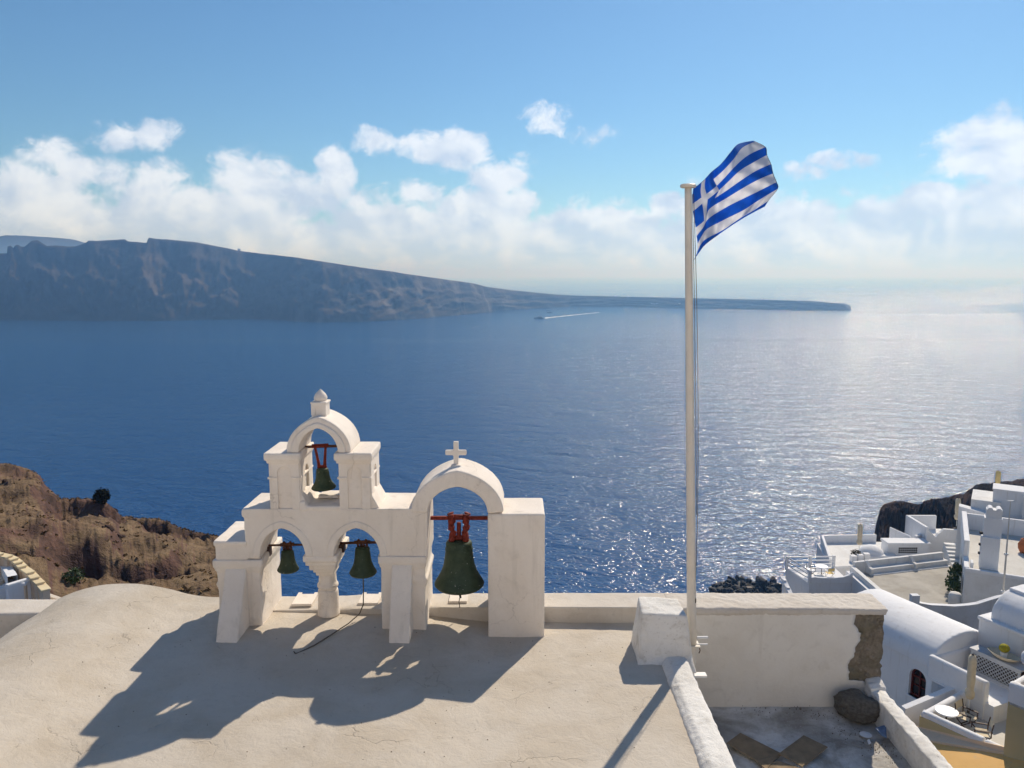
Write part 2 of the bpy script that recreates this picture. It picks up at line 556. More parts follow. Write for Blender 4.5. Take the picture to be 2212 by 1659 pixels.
m_pale_roof = plaster('pale_cement_roof', (0.62, 0.60, 0.555), (0.53, 0.505, 0.46), 0.55, 0.3, 0.4, 0.4)
m_ochre = plaster('ochre_plaster', (0.52, 0.44, 0.26), (0.48, 0.40, 0.23), 0.08, 0.05, 0.15)
m_orange = plaster('orange_plaster', (0.74, 0.46, 0.18), (0.68, 0.41, 0.15), 0.08, 0.05, 0.15)
m_coping_o = plaster('pale_ochre_coping', (0.74, 0.62, 0.40), (0.70, 0.57, 0.36), 0.1, 0.06, 0.15)
m_peach = plaster('peach_plaster', (0.70, 0.56, 0.42), (0.66, 0.52, 0.39), 0.10, 0.05, 0.15)

m_rubble, t, b = material('rubble_core')
pos = t.new('ShaderNodeNewGeometry').outputs['Position']
warp = t.vmath('ADD', pos, t.vmath('SCALE', t.noise(pos, 4.0, 4.0, 0.6, out=1), None, 0.16))
vd = t.voronoi(warp, 6.5)
vcol = t.voronoi(warp, 6.5, out=1)
n = t.noise(pos, 14.0, 6.0, 0.7)
c = t.mix(t.maprange(n, 0.3, 0.7), (0.165, 0.135, 0.10), (0.35, 0.30, 0.235))
c = t.mix(t.maprange(t.noise(pos, 3.0, 4.0, 0.6), 0.45, 0.65, 0, .7), c, (0.20, 0.18, 0.125))
t.l.new(c, b.inputs['Base Color'])
b.inputs['Roughness'].default_value = 1.0
b.inputs['Specular IOR Level'].default_value = 0.05
bn = t.new('ShaderNodeBump')
bn.inputs['Strength'].default_value = 0.9
bn.inputs['Distance'].default_value = 0.06
t.l.new(t.math('SUBTRACT', n, t.math('MULTIPLY', vd, 0.6)), bn.inputs['Height'])
t.l.new(bn.outputs[0], b.inputs['Normal'])

m_bell, t, b = material('green_painted_bell')
pos = t.new('ShaderNodeTexCoord').outputs['Object']
n = t.noise(pos, 9.0, 5.0, 0.6)
sp = t.noise(t.mapping(pos, (1, 1, .45)), 38.0, 2.0, 0.5)
c = t.mix(t.maprange(n, 0.35, 0.65), (0.026, 0.046, 0.027), (0.050, 0.074, 0.044))
c = t.mix(t.maprange(sp, 0.70, 0.76), c, (0.45, 0.45, 0.40))
t.l.new(c, b.inputs['Base Color'])
b.inputs['Roughness'].default_value = 0.62
b.inputs['Specular IOR Level'].default_value = 0.3
m_red = flat('red_lead_paint', (0.20, 0.030, 0.018), 0.7, 0.0, 0.25, 0.45, 22.0, 0.5, 50.0)
m_rust = flat('rusty_iron', (0.115, 0.05, 0.03), 0.85, 0.0, 0.2, 0.5, 18.0, 0.6, 60.0)
m_iron = flat('dark_iron', (0.03, 0.028, 0.027), 0.7, 0.2, 0.3)
m_rope = flat('weathered_rope', (0.13, 0.115, 0.095), 0.95, 0.0, 0.1, 0.3, 60.0)
m_mast = flat('cream_mast_paint', (0.72, 0.66, 0.57), 0.45, 0.0, 0.4, 0.08, 3.0)
m_wood = flat('dark_brown_wood', (0.055, 0.030, 0.022), 0.6, 0.0, 0.3, 0.3, 9.0)
m_canvas = flat('cream_canvas', (0.66, 0.57, 0.42), 0.9, 0.0, 0.1, 0.12, 7.0)
m_canvas_y = flat('yellow_canvas', (0.72, 0.55, 0.24), 0.9, 0.0, 0.1, 0.1, 7.0)
m_tabletop = flat('white_table_top', (0.80, 0.81, 0.83), 0.35, 0.0, 0.5)
m_metalw = flat('white_painted_metal', (0.78, 0.78, 0.78), 0.5, 0.0, 0.4)
m_glass = flat('dark_window_glass', (0.02, 0.022, 0.028), 0.12, 0.0, 0.5)
m_redwood = flat('oxblood_joinery', (0.13, 0.022, 0.018), 0.5, 0.0, 0.4, 0.2, 6.0)
m_greywood = flat('pale_grey_joinery', (0.50, 0.515, 0.54), 0.6, 0.0, 0.3)
m_card = flat('soggy_cardboard', (0.27, 0.205, 0.135), 0.95, 0.0, 0.1, 0.3, 5.0, 0.3, 40.0)
m_basalt = flat('grey_basalt', (0.15, 0.14, 0.125), 0.95, 0.0, 0.15, 0.4, 7.0, 0.8, 30.0)
m_terra = flat('terracotta', (0.42, 0.14, 0.06), 0.8, 0.0, 0.2, 0.2, 6.0)
m_blue = flat('faded_blue_plastic', (0.12, 0.20, 0.36), 0.5, 0.0, 0.4, 0.3, 12.0)
m_leaf, t, b = material('leaves')
pos = t.new('ShaderNodeNewGeometry').outputs['Position']
c = t.mix(t.maprange(t.noise(pos, 3.0, 3.0, 0.6), 0.35, 0.65), (0.028, 0.062, 0.016), (0.075, 0.12, 0.03))
t.l.new(c, b.inputs['Base Color'])
b.inputs['Roughness'].default_value = 0.6
b.inputs['Transmission Weight'].default_value = 0.0

tex_a = bpy.data.textures.new('hand_trowel', 'CLOUDS')
tex_a.noise_scale = 0.55
tex_a.noise_depth = 2
tex_b = bpy.data.textures.new('coarse_wear', 'CLOUDS')
tex_b.noise_scale = 0.09
tex_b.noise_depth = 3
def handmade(o, voxel=0.025, wob=0.026, wear=0.0, smooth=3):
    """soft hand-plastered edges: voxel remesh, smooth, faint unevenness"""
    r = o.modifiers.new('remesh', 'REMESH')
    r.mode = 'VOXEL'
    r.voxel_size = voxel
    r.use_smooth_shade = True
    s_ = o.modifiers.new('soften', 'SMOOTH')
    s_.factor = 0.5
    s_.iterations = smooth
    if wob:
        d = o.modifiers.new('uneven', 'DISPLACE')
        d.texture = tex_a
        d.strength = wob
        d.mid_level = 0.5
        d.texture_coords = 'GLOBAL'
    if wear:
        d = o.modifiers.new('wear', 'DISPLACE')
        d.texture = tex_b
        d.strength = wear
        d.mid_level = 0.5
        d.texture_coords = 'GLOBAL'
    return o
def bevel(o, w_=0.02, seg=2):
    m = o.modifiers.new('bevel', 'BEVEL')
    m.width = w_
    m.segments = seg
    m.limit_method = 'ANGLE'
    return o

# ------------------------------------------------------------------ the chapel: vaulted roof, parapets, sunken terrace
def smooth_max(a, b, k):
    h = max(k - abs(a - b), 0.0) / k
    return max(a, b) + h * h * k * 0.25
def roof_z(x, y):
    flatz = lerp_table([(-5.2, .215), (-4.2, .20), (-1.4, .13), (-.4, .02), (2.3, 0.0)], x)
    if y < 11.5: flatz *= max(0.0, 1 - (11.5 - y) / 6.0)
    dx = abs(x + 6.65)
    rad = 2.5
    arc = 0.45 - (rad - math.sqrt(max(rad * rad - dx * dx, 0.0))) if dx < rad else -3.0
    if x < -6.65:
        z = max(arc, -1.3)
    else:
        z = smooth_max(arc, flatz, 0.22)
    z += 0.012 * vnoise((x * .9, y * .9, 2.0), 3) + 0.006 * vnoise((x * 4, y * 4, 5.0), 3)
    # the roof sheet turns up to the divider wall and to the back parapet
    return z
chapel = empty('chapel', (-2.0, 9.0, -6.0))
tag(chapel, 'beige plastered chapel roof with shallow vault, low parapets and sunken terrace in the foreground', 'building')
rows = []
for y in list(np.arange(4.0, 8.2, .3)) + list(np.arange(8.2, 13.16, 0.06)):
    y = min(float(y), 13.14)
    rows.append([(x, y, roof_z(x, y)) for x in list(np.arange(-13, -9.2, .2)) + list(np.arange(-9.2, 2.31, 0.065))])
MB().grid(rows).build('roof', m_roof, chapel, smooth=True, world=True)
# back parapet, outer wall below it
mb = MB()
mb.prism_y([(-13, -2), (-5.3, -2), (-5.3, .19), (-9, .165), (-13, .165)], 12.52, 13.15)
handmade(mb.build('parapet', m_coping, chapel, world=True), 0.035, .02)
mb = MB()
mb.prism_y([(-5.35, -1.4), (2.62, -1.4), (2.62, .27), (-1.2, .27), (-5.35, .185)], 12.54, 13.145)
handmade(mb.build('parapet', m_coping, chapel, world=True), 0.03, .02)
MB().box(-13, 4, -8, 2.25, 13.1, -1.45).build('wall', m_wall, chapel, world=True)
# thick wall: rubble core, plaster skin broken away at its end, rough coping
jag_px = [(1298, 172), (1302, 215), (1297, 262), (1318, 290), (1332, 318), (1326, 352), (1306, 388), (1296, 430), (1272, 470), (1261, 492), (1271, 522), (1267, 566), (1300, 582), (1322, 566), (1344, 568), (1362, 588), (1378, 600), (1400, 628), (1430, 668)]
jag = []
rnd = random.Random(5)
pts = [at_y(1327 + .4 * x, 1244 + .4 * y, 12.5) for x, y in jag_px]
for p, q in zip(pts, pts[1:]):
    for k in range(4):
        f = k / 4
        jag.append((p.x + (q.x - p.x) * f + rnd.uniform(-.012, .012), p.z + (q.z - p.z) * f + rnd.uniform(-.008, .008)))
jag.append((pts[-1].x, pts[-1].z))
rows = []
for iz in range(61):
    z = -1.6 + 1.77 * iz / 60
    rw = []
    for ix in range(50):
        x = 5.0 + 1.145 * ix / 49
        q = vnoise((x * 5, z * 5, 1.0), 4)
        rw.append((x + (0.02 * q if ix == 49 else 0), 12.545 - .028 * q - .02 * mnoise.noise((x * 11, z * 11, 0)), z))
    rw += [(6.145 + .02 * vnoise((9, z * 5, k)), 12.6 + .55 * k / 8, z) for k in range(1, 9)]
    rows.append(rw)
core = MB().grid(rows).build('rubble_core', m_rubble, chapel, smooth=True, world=True)
core['label'] = 'bare brown rubble where plaster broke away'
MB().box(2.6, 12.6, -8, 6.12, 13.13, .2).build('wall_core', m_rubble, chapel, world=True)
rndst = random.Random(8)
m_pebble = flat('pale_limestone', (0.30, 0.26, 0.21), 0.95, 0, .1, .3, 20, .5, 50)
for k in range(26):
    x = rndst.uniform(5.72, 6.12)
    z = rndst.uniform(-1.0, .18)
    mb = MB()
    r = rndst.uniform(.018, .05)
    mb.lathe([(0.001, -.9), (.6, -.7), (1, 0), (.7, .65), (0.001, .9)], n=7)
    ca, sa = math.cos(k), math.sin(k)
    mb.move(lambda p: Vector((p.x * r * 1.4, p.y * r * .8, p.z * r)) * (1 + .25 * mnoise.noise(p * 2 + Vector((k, 0, 0)))))
    mb.move(lambda p: Vector((p.x * ca - p.z * sa + x, p.y + 12.555, p.x * sa + p.z * ca + z)))
    mb.build('stone', m_pebble if k % 3 == 0 else m_rubble, core, smooth=True).location = (0, 0, 0)
# plaster skin, its right edge following the break
def break_x(z):
    if z < pts[-1].z - .02: return 5.95
    best = None
    for (xa, za), (xb, zb) in zip(jag, jag[1:]):
        if min(za, zb) <= z <= max(za, zb):
            f = (z - za) / (zb - za) if abs(zb - za) > 1e-6 else 0
            q = xa + (xb - xa) * f
            best = q if best is None else max(best, q)
    return best if best is not None else jag[0][0]
rows = []
for k in range(131):
    z = -1.6 + 1.85 * k / 130
    xe = break_x(z)
    rows.append([(2.6 + (xe - 2.6) * f, 12.498 + .006 * vnoise((f * 6, z * 2, 0), 2) + (.012 if f == 1 else 0), z) for f in list(np.linspace(0, .96, 24)) + [.98, 1.0]])
skin_o = MB().grid(rows).build('plaster_skin', m_wall, chapel, smooth=True, world=True)
so = skin_o.modifiers.new('thick', 'SOLIDIFY')
so.thickness = 0.045
so.offset = -1 if skin_o.data.polygons[0].normal.y < 0 else 1
# coping on top of the thick wall
handmade(MB().prism_y([(2.58, .15), (6.165, .15), (6.185, .25), (5.4, .272), (2.58, .275)], 12.482, 13.16).build('coping', m_coping, chapel, world=True), .025, .03, .03, 2)
# crumbled foot of the broken plaster, down to the side parapet
mb = MB()
mb.hexa([(5.83, 12.2, -1.5), (6.14, 12.2, -1.5), (6.14, 12.58, -1.5), (5.83, 12.58, -1.5)], [(5.86, 12.25, -1.02), (6.13, 12.3, -1.0), (6.14, 12.56, -.93), (5.9, 12.56, -.98)])
handmade(mb.build('crumbled_plaster', m_flake, chapel, world=True), .02, .03, .05, 2)
# divider wall between roof and terrace
mb = MB()
mb.prism_y([(2.2, -1.6), (2.6, -1.6), (2.59, .08), (2.5, .105), (2.3, .10), (2.2, .02)], 4.0, 11.45)
handmade(mb.build('divider_wall', m_flake, chapel, world=True), .03, .035, .025, 3)
# terrace floor
rows = []
for y in np.arange(8.0, 12.6, .06):
    rows.append([(x, y, -1.45 + .02 * vnoise((x * 1.2, y * 1.2, 4), 4) + .06 * max(0, y - 12.3) - .02) for x in np.arange(2.5, 6.0, .06)])
MB().grid(rows).build('terrace_floor', m_terr, chapel, smooth=True, world=True)
MB().box(2.55, 7.5, -8, 6.13, 12.6, -1.56).build('terrace_base', m_wall, chapel, world=True)
mb = MB()
mb.prism_y([(5.86, -1.9), (6.14, -1.9), (6.12, -1.06), (6.02, -1.03), (5.87, -1.06)], 7.5, 12.5)
handmade(mb.build('side_parapet', m_flake, chapel, world=True), .028, .05, .035, 2)

# pedestal beside the mast
ped = empty('masonry_pedestal', (2.26, 11.5, 0))
tag(ped, 'squat white plastered masonry block at the foot of the flag mast', 'pedestal')
mb = MB()
mb.hexa([(1.86, 11.12, -.1), (2.72, 11.12, -.3), (2.72, 11.9, -.3), (1.86, 11.9, -.1)], [(1.92, 11.26, .74), (2.6, 11.24, .70), (2.56, 11.8, .74), (1.95, 11.82, .77)])
mb.hexa([(1.80, 11.02, -.1), (2.72, 11.0, -.1), (2.7, 11.4, -.1), (1.84, 11.4, -.1)], [(1.93, 11.22, .16), (2.6, 11.22, .16), (2.6, 11.4, .2), (1.93, 11.4, .2)])
handmade(mb.build('block', m_flake, ped, world=True), .026, .035, .02, 4)

# ------------------------------------------------------------------ bell tower
tower = empty('bell_tower', (-2.0, 12.5, 0.1))
tag(tower, 'whitewashed open bell tower with four arches, stepped piers, onion finial and cross', 'bell tower')
def tw(mb, name, vox=0.022, wob=.028, parent=tower, mat=None):
    o = mb.build(name, mat or m_tower, parent, world=(parent is tower))
    if parent is not tower: o.location = (0, 0, 0)
    return handmade(o, vox, wob)
def arch_pts(x0, x1, z0, rise, n=28, point=0.0):
    """from the right springing over the crown to the left springing"""
    cx, hw = (x0 + x1) / 2, (x1 - x0) / 2
    out = []
    for i in range(n + 1):
        a = math.pi * i / n
        s = math.sin(a)
        z = z0 + rise * (s + point * (1 - abs(math.cos(a))) ** 2 * s) / (1 + point)
        out.append((cx + hw * math.cos(a), z))
    return out
# left pier with its string course
tw(MB().box(-4.62, 12.0, 0, -3.945, 13.1, 1.29).box(-4.675, 11.965, 1.17, -3.905, 13.13, 1.285).box(-4.65, 11.98, 1.11, -3.92, 13.115, 1.18)
   .box(-4.655, 12.01, .83, -4.5, 13.1, .90), 'pier')
tw(MB().box(-4.63, 11.995, 1.27, -4.13, 13.0, 1.585).box(-4.655, 11.975, 1.53, -4.13, 13.02, 1.585), 'step_block')
# wall over the two lower arches
a2 = arch_pts(-2.785, -2.06, 1.334, .462, point=.06)
a1 = arch_pts(-3.935, -3.225, 1.334, .462, point=.06)
poly = [(-4.16, 1.30), (-4.16, 2.106), (-1.352, 2.106), (-1.352, 1.335)] + a2 + a1 + [(-3.94, 1.30)]
tw(MB().prism_y(poly, 12.0, 12.95).box(-4.195, 11.975, 1.98, -4.1, 12.97, 2.1), 'arcade_wall', .02)
for x0, x1 in ((-3.935, -3.225), (-2.785, -2.06)):
    inn = arch_pts(x0, x1, 1.334, .462, point=.06)
    outr = arch_pts(x0 - .115, x1 + .115, 1.334, .575, point=.06)
    tw(MB().prism_y(inn + outr[::-1], 11.978, 12.3), 'arch_moulding', .014, .01)
# column with corbelled capital
tw(MB().box(-3.275, 11.99, 1.24, -2.735, 12.97, 1.345).box(-3.25, 12.04, 1.16, -2.76, 12.93, 1.26).box(-3.215, 12.12, 1.06, -2.80, 12.86, 1.18)
   .box(-3.18, 12.22, .985, -2.84, 12.78, 1.08).box(-3.16, 12.3, .90, -2.86, 12.70, 1.0), 'capital', .018, .02)
tw(MB().lathe([(.145, -.02), (.145, .05), (.175, .08), (.175, .12), (.15, .15), (.14, .30), (.155, .36)], -3.01, 12.5, .58, 20), 'column_shaft', .016, .012)
tw(MB().lathe([(.19, 0), (.175, .12), (.17, .42), (.15, .46)], -3.01, 12.5, .17, 20), 'column_base', .018, .015)
# middle pier
tw(MB().box(-2.06, 12.0, -.05, -1.362, 13.1, 1.35).box(-2.09, 11.965, 1.23, -1.33, 13.13, 1.345).box(-2.08, 11.98, 1.17, -1.345, 13.115, 1.24)
   .box(-1.62, 11.985, .93, -1.325, 13.12, .985).box(-1.5, 11.99, .87, -1.34, 13.11, .94), 'pier')
# sloping buttresses
for x0, x1, zt, yf, zf in ((-4.48, -4.15, 1.15, 11.30, .0), (-1.88, -1.56, 1.21, 11.42, -.05)):
    tw(MB().hexa([(x0, yf, zf), (x1, yf, zf), (x1 + .0, 12.2, zf), (x0, 12.2, zf)], [(x0, 11.975, zt), (x1, 11.975, zt), (x1, 12.2, zt), (x0, 12.2, zt)]), 'buttress', .02, .02)
# upper belfry: two piers with niches and caps
for x0, x1 in ((-3.745, -3.28), (-2.67, -2.19)):
    up_ = tw(MB().box(x0 + .015, 12.035, 2.08, x1 - .015, 12.76, 2.9), 'upper_pier', .02)
    cxn = (x0 + x1) / 2
    niche = arch_pts(cxn - .105, cxn + .105, 2.66, .11, 14)
    frame = [(x0, 2.10), (x0, 2.86), (x1, 2.86), (x1, 2.10), (cxn + .105, 2.10)] + niche + [(cxn - .105, 2.10)]
    o = MB().prism_y(frame, 12.005, 12.06).build('niche_frame', m_tower, up_)
    o.location = (0, 0, 0)
    bevel(o, .008, 2)
    o = MB().prism_y(frame, 12.745, 12.79).build('niche_frame', m_tower, up_)
    o.location = (0, 0, 0)
    sidef = arch_pts(12.28, 12.52, 2.60, .12, 14)
    fr = [(12.03, 2.10), (12.03, 2.86), (12.77, 2.86), (12.77, 2.10), (12.52, 2.10)] + sidef + [(12.28, 2.10)]
    mb = MB().prism_y(fr, 0, .03)
    mb.move(lambda p: Vector((x1 - .012 + p.y, p.x, p.z)))
    o = mb.build('niche_frame', m_tower, up_)
    o.location = (0, 0, 0)
    bevel(o, .006, 1)
    o = MB().box(x0 - .022, 11.985, 2.575, x0 + .13, 12.81, 2.61).box(x1 - .13, 11.985, 2.575, x1 + .022, 12.81, 2.61).build('ledge', m_tower, up_)
    o.location = (0, 0, 0)
    bevel(o, .01, 2)
    tw(MB().box(x0 - .065, 11.955, 2.875, x1 + .04, 12.84, 2.99).box(x0 - .03, 11.985, 2.82, x1 + .02, 12.81, 2.9), 'pier_cap', .018, .012)
# sill between them
tw(MB().hexa([(-2.22, 12.04, 2.08), (-2.05, 12.04, 2.08), (-2.05, 12.8, 2.08), (-2.22, 12.8, 2.08)], [(-2.22, 12.04, 2.34), (-2.19, 12.04, 2.34), (-2.19, 12.8, 2.34), (-2.22, 12.8, 2.34)]), 'fillet', .018, .01)
tw(MB().box(-3.29, 11.99, 2.07, -2.66, 12.8, 2.15).box(-3.30, 11.99, 2.06, -3.2, 12.1, 2.22).hexa([(-3.32, 12.04, 2.1), (-3.14, 12.04, 2.1), (-3.14, 12.76, 2.1), (-3.32, 12.76, 2.1)], [(-3.32, 12.04, 2.34), (-3.27, 12.04, 2.34), (-3.27, 12.76, 2.34), (-3.32, 12.76, 2.34)]), 'sill', .018, .02)
# arch of the upper belfry, in two steps
inn = arch_pts(-3.278, -2.675, 2.985, .385, point=.08)
mid_ = arch_pts(-3.40, -2.553, 2.985, .475, point=.12)
outr = arch_pts(-3.475, -2.478, 2.985, .56, point=.12)
up_arch = tw(MB().prism_y(inn + outr[::-1], 12.03, 12.80), 'upper_arch', .018, .012)
tw(MB().prism_y(inn + mid_[::-1], 12.0, 12.2), 'arch_moulding', .014, .008)
fin = tw(MB().box(-3.11, 12.22, 3.42, -2.885, 12.50, 3.745).box(-3.125, 12.205, 3.715, -2.87, 12.515, 3.745), 'finial', .014, .008)
o = handmade(MB().lathe([(.085, 0), (.105, .04), (.105, .07), (.08, .12), (.04, .16), (.004, .20)], -2.995, 12.36, 3.735, 18).build('onion_dome', m_tower, fin, smooth=True), .01, .0)
o.location = (0, 0, 0)
for pf in (0,):
    nf = arch_pts(-3.05, -2.945, 3.62, .06, 12)
    fr = [(-3.112, 3.54), (-3.112, 3.72), (-2.883, 3.72), (-2.883, 3.54), (-2.945, 3.54)] + nf + [(-3.05, 3.54)]
    o = MB().prism_y(fr, 12.205, 12.23).build('niche_frame', m_tower, fin)
    o.location = (0, 0, 0)
# the big arch on the right and its pillar
inn = arch_pts(-1.316, -.378, 2.03, .42, 32, point=.04)
outr = arch_pts(-1.562, -.128, 2.05, .665, 32, point=.10)
tw(MB().prism_y(inn + outr[::-1], 11.985, 12.88), 'big_arch', .02, .014)
tw(MB().box(-1.375, 12.0, 1.3, -1.312, 12.92, 2.1), 'arch_jamb', .02, .01)
tw(MB().box(-.375, 12.0, -.1, .512, 12.94, 2.02), 'pillar', .022, .012)
cr = tw(MB().box(-.928, 12.40, 2.66, -.852, 12.48, 3.075).box(-1.058, 12.405, 2.858, -.722, 12.475, 2.938), 'cross', .012, .004)
o = handmade(MB().box(-.965, 12.33, 2.62, -.815, 12.55, 2.715).build('cross_foot', m_tower, cr), .012, .02)
o.location = (0, 0, 0)
# iron bars the bells hang from
def bar(p, q, r, mat):
    return MB().tube([p, q], r, 6).build('bell_beam', mat, tower, world=True)
MB().box(-1.36, 12.43, 1.79, -.36, 12.48, 1.845).build('bell_beam', m_red, tower, world=True)
bar((-3.34, 12.42, 2.99), (-2.62, 12.42, 3.01), .022, m_rust)
bar((-4.0, 12.45, 1.36), (-3.18, 12.45, 1.375), .018, m_rust)
bar((-2.84, 12.45, 1.395), (-2.0, 12.45, 1.415), .022, m_rust)
MB().box(-2.86, 12.36, 1.27, -2.7, 12.5, 1.39).build('beam_packing', m_wood, tower, world=True)
MB().box(-4.0, 12.38, 1.2, -3.9, 12.5, 1.36).build('beam_packing', m_wood, tower, world=True)

# ------------------------------------------------------------------ bells
def bell(label, x, y, ztop, zbot, rtop, rbot, zbar, mat_y, kind, tilt=0.0):
    g = empty('bell', (x, y, ztop))
    g.rotation_euler = (0, tilt, 0)
    tag(g, label, 'bell', 'church bells in the tower')
    h = ztop - zbot
    prof = [(rtop * .55, 0.02), (rtop * .92, 0.0), (rtop * 1.0, -.05 * h), (rtop * 1.0, -.14 * h), (rtop * 1.06, -.16 * h), (rtop * 1.04, -.20 * h), (rtop * 1.10, -.36 * h), (rtop * 1.20, -.52 * h),
            (rtop + .42 * (rbot - rtop), -.66 * h), (rtop + .68 * (rbot - rtop), -.78 * h), (rtop + .92 * (rbot - rtop), -.875 * h), (rbot, -.92 * h), (rbot * .985, -.95 * h), (rbot * .9, -h), (rbot * .8, -.97 * h), (rbot * .6, -.8 * h), (rtop * .8, -.3 * h), (.02, -.1 * h)]
    MB().lathe(prof, n=36).build('bell_body', m_bell, g, smooth=True)
    y_ = MB()
    hb = zbar - ztop
    if kind == 'straps':
        for sx in (-1, 1):
            for k in range(2):
                pts_ = [(sx * rtop * (.46 + .12 * f + .07 * math.sin(11 * f + 2 * k)), (k - .5) * .11, hb * f + .03 * (f > .95)) for f in np.linspace(0, 1.08, 12)]
                y_.tube(pts_, [.046 + .016 * math.sin(q * 2.3 + k) for q in range(12)], 7)
        y_.tube([(-rtop * .75, 0, .05), (rtop * .75, 0, .05)], .045, 8)
        y_.tube([(0, 0, 0), (0, 0, hb * .8)], .035, 7)
        y_.tube([(-rtop * .8, 0, hb * 1.03), (rtop * .8, 0, hb * 1.03)], .045, 8)
    elif kind == 'vee':
        for sx in (-1, 1):
            y_.tube([(sx * .045, 0, 0), (sx * .05, 0, .10), (sx * .085, .0, hb), (sx * .085, 0, hb + .035)], [.03, .024, .02, .02], 7)
        y_.tube([(-.07, 0, .03), (.07, 0, .03)], .03, 7)
        y_.tube([(-.13, 0, hb + .01), (.13, 0, hb + .01)], .032, 8)
    else:
        for sx in (-1, -.3, .3, 1):
            y_.tube([(sx * rtop * .5, 0, -.01), (sx * rtop * .62, 0, hb * .5), (sx * rtop * .5, 0, hb + .01)], .02, 6)
        y_.tube([(-rtop * 1.1, 0, hb), (rtop * 1.1, 0, hb + .01)], .03, 7)
        for sx in (-.5, .5):
            y_.lathe([(.002, -.03), (.03, 0), (.002, .03)], sx * rtop, 0, hb + .035, 8)
    y_.build('yoke', mat_y, g, smooth=True)
    MB().tube([(0, 0, -.2 * h), (0, 0, -h * .95), (0.005, 0, -h * 1.06)], .014, 6).lathe([(.003, -.05), (.035, -.02), (.035, .02), (.003, .05)], 0, 0, -h * .98, 8).build('clapper', m_rust, g)
    return g
bell('big green bell on red straps in the right-hand arch', -.858, 12.455, 1.437, .665, .212, .405, 1.82, m_red, 'straps')
bell('green bell hanging from a vee yoke in the topmost arch', -3.022, 12.42, 2.64, 2.31, .098, .196, 3.0, m_red, 'vee', R(-3))
bell('smallest green bell in the lower left arch', -3.635, 12.45, 1.27, .935, .10, .175, 1.37, m_rust, 'rod')
bell('green bell with rope in the lower middle arch', -2.42, 12.45, 1.325, .875, .118, .222, 1.41, m_rust, 'rod')
# ropes
tag(MB().tube([(-2.42, 12.45, .86), (-2.42, 12.44, .6), (-2.425, 12.42, .37), (-2.47, 12.32, .255), (-2.60, 12.08, .20), (-2.78, 11.72, .19), (-2.97, 11.36, .18), (-3.16, 11.16, .16), (-3.19, 11.12, .17), (-3.2, 11.08, .22)], .0095, 6).build('bell_rope', m_rope),
    'long thin rope trailing from the middle bell across the roof', 'rope')
tag(MB().tube([(-.86, 12.45, .64), (-.855, 12.45, .56), (-.84, 12.45, .47)], .018, 6).tube([(-.85, 12.45, .5), (-.87, 12.5, .38), (-.86, 12.53, .27)], .007, 5).build('bell_rope', m_iron),
    'short dark cord end below the big bell', 'rope')
# notched drain slabs on the ledges
def slab(label, x, y, z, sx, sy, rz=0.0, tilt=0.0):
    poly = [(-sx, -sy), (sx * .96, -sy), (sx, sy), (sx * .62, sy), (sx * .62, sy * .72), (-sx * .62, sy * .72), (-sx * .62, sy), (-sx, sy)]
    o = MB().prism_z(poly, 0, .045).build('notched_slab', m_tower)
    o.location = (x, y, z)
    o.rotation_euler = (tilt, 0, rz)
    bevel(o, .006, 2)
    return tag(o, label, 'slab', 'notched white slabs')
slab('white notched slab under the smallest bell, on the parapet behind', -3.50, 12.90, .235, .17, .25, .02)
slab('white notched slab on the parapet behind the middle bell', -2.40, 12.92, .235, .17, .23, -.01)
slab('white notched slab on the parapet behind the big bell', -.90, 12.90, .262, .155, .20, .0)
slab('white notched slab on the sill under the topmost bell', -2.93, 12.58, 2.16, .16, .18, -.02)

# ------------------------------------------------------------------ flag mast and flag
MY = 11.6
mb_, mt_ = at_y(1494.5, 1392, MY), at_y(1486.5, 404, MY)
mast = empty('flag_mast', mb_)
tag(mast, 'tall cream painted mast with flat disc cap carrying the blue and white flag', 'flagpole')
def on_mast(f): return mb_.lerp(mt_, f)
mb = MB()
mb.tube([on_mast(f) for f in (0, .1, .215, .216, .22, .5, .98, 1.0)], [.070, .070, .069, .0715, .068, .062, .050, .050], 20)
mb.build('shaft', m_mast, mast, smooth=True, world=True)
mb = MB()
mb.lathe([(.10, 0), (.112, .012), (.112, .04), (.095, .05)], mt_.x, mt_.y, mt_.z - .01, 24)
mb.build('cap', m_mast, mast, smooth=False, world=True)
mb = MB()
mb.box(mb_.x - .10, MY - .1, mb_.z - .012, mb_.x + .11, MY + .1, mb_.z + .012)
mb.tube([(mb_.x, MY, mb_.z - .3), (mb_.x, MY, mb_.z)], .07, 16)
o = mb.build('base_flange', m_mast, mast, world=True)
for dz in (.0, .11):
    MB().tube([(mb_.x + .07, MY - .02, mb_.z + dz + .01), (mb_.x + .235, MY - .02, mb_.z + dz + .012)], .022 if dz else .014, 10).build('hinge_pin', m_metalw, mast, world=True)
MB().tube([(mb_.x + .1, MY - .03, mb_.z), (mb_.x + .12, MY - .04, mb_.z - .08), (mb_.x + .10, MY - .05, mb_.z - .12)], .008, 5).build('hinge_hook', m_rust, mast, world=True)
MB().box(mb_.x + .0, MY - .12, mb_.z - .48, mb_.x + .22, MY + .0, mb_.z - .45).build('lower_bracket', m_metalw, mast, world=True)
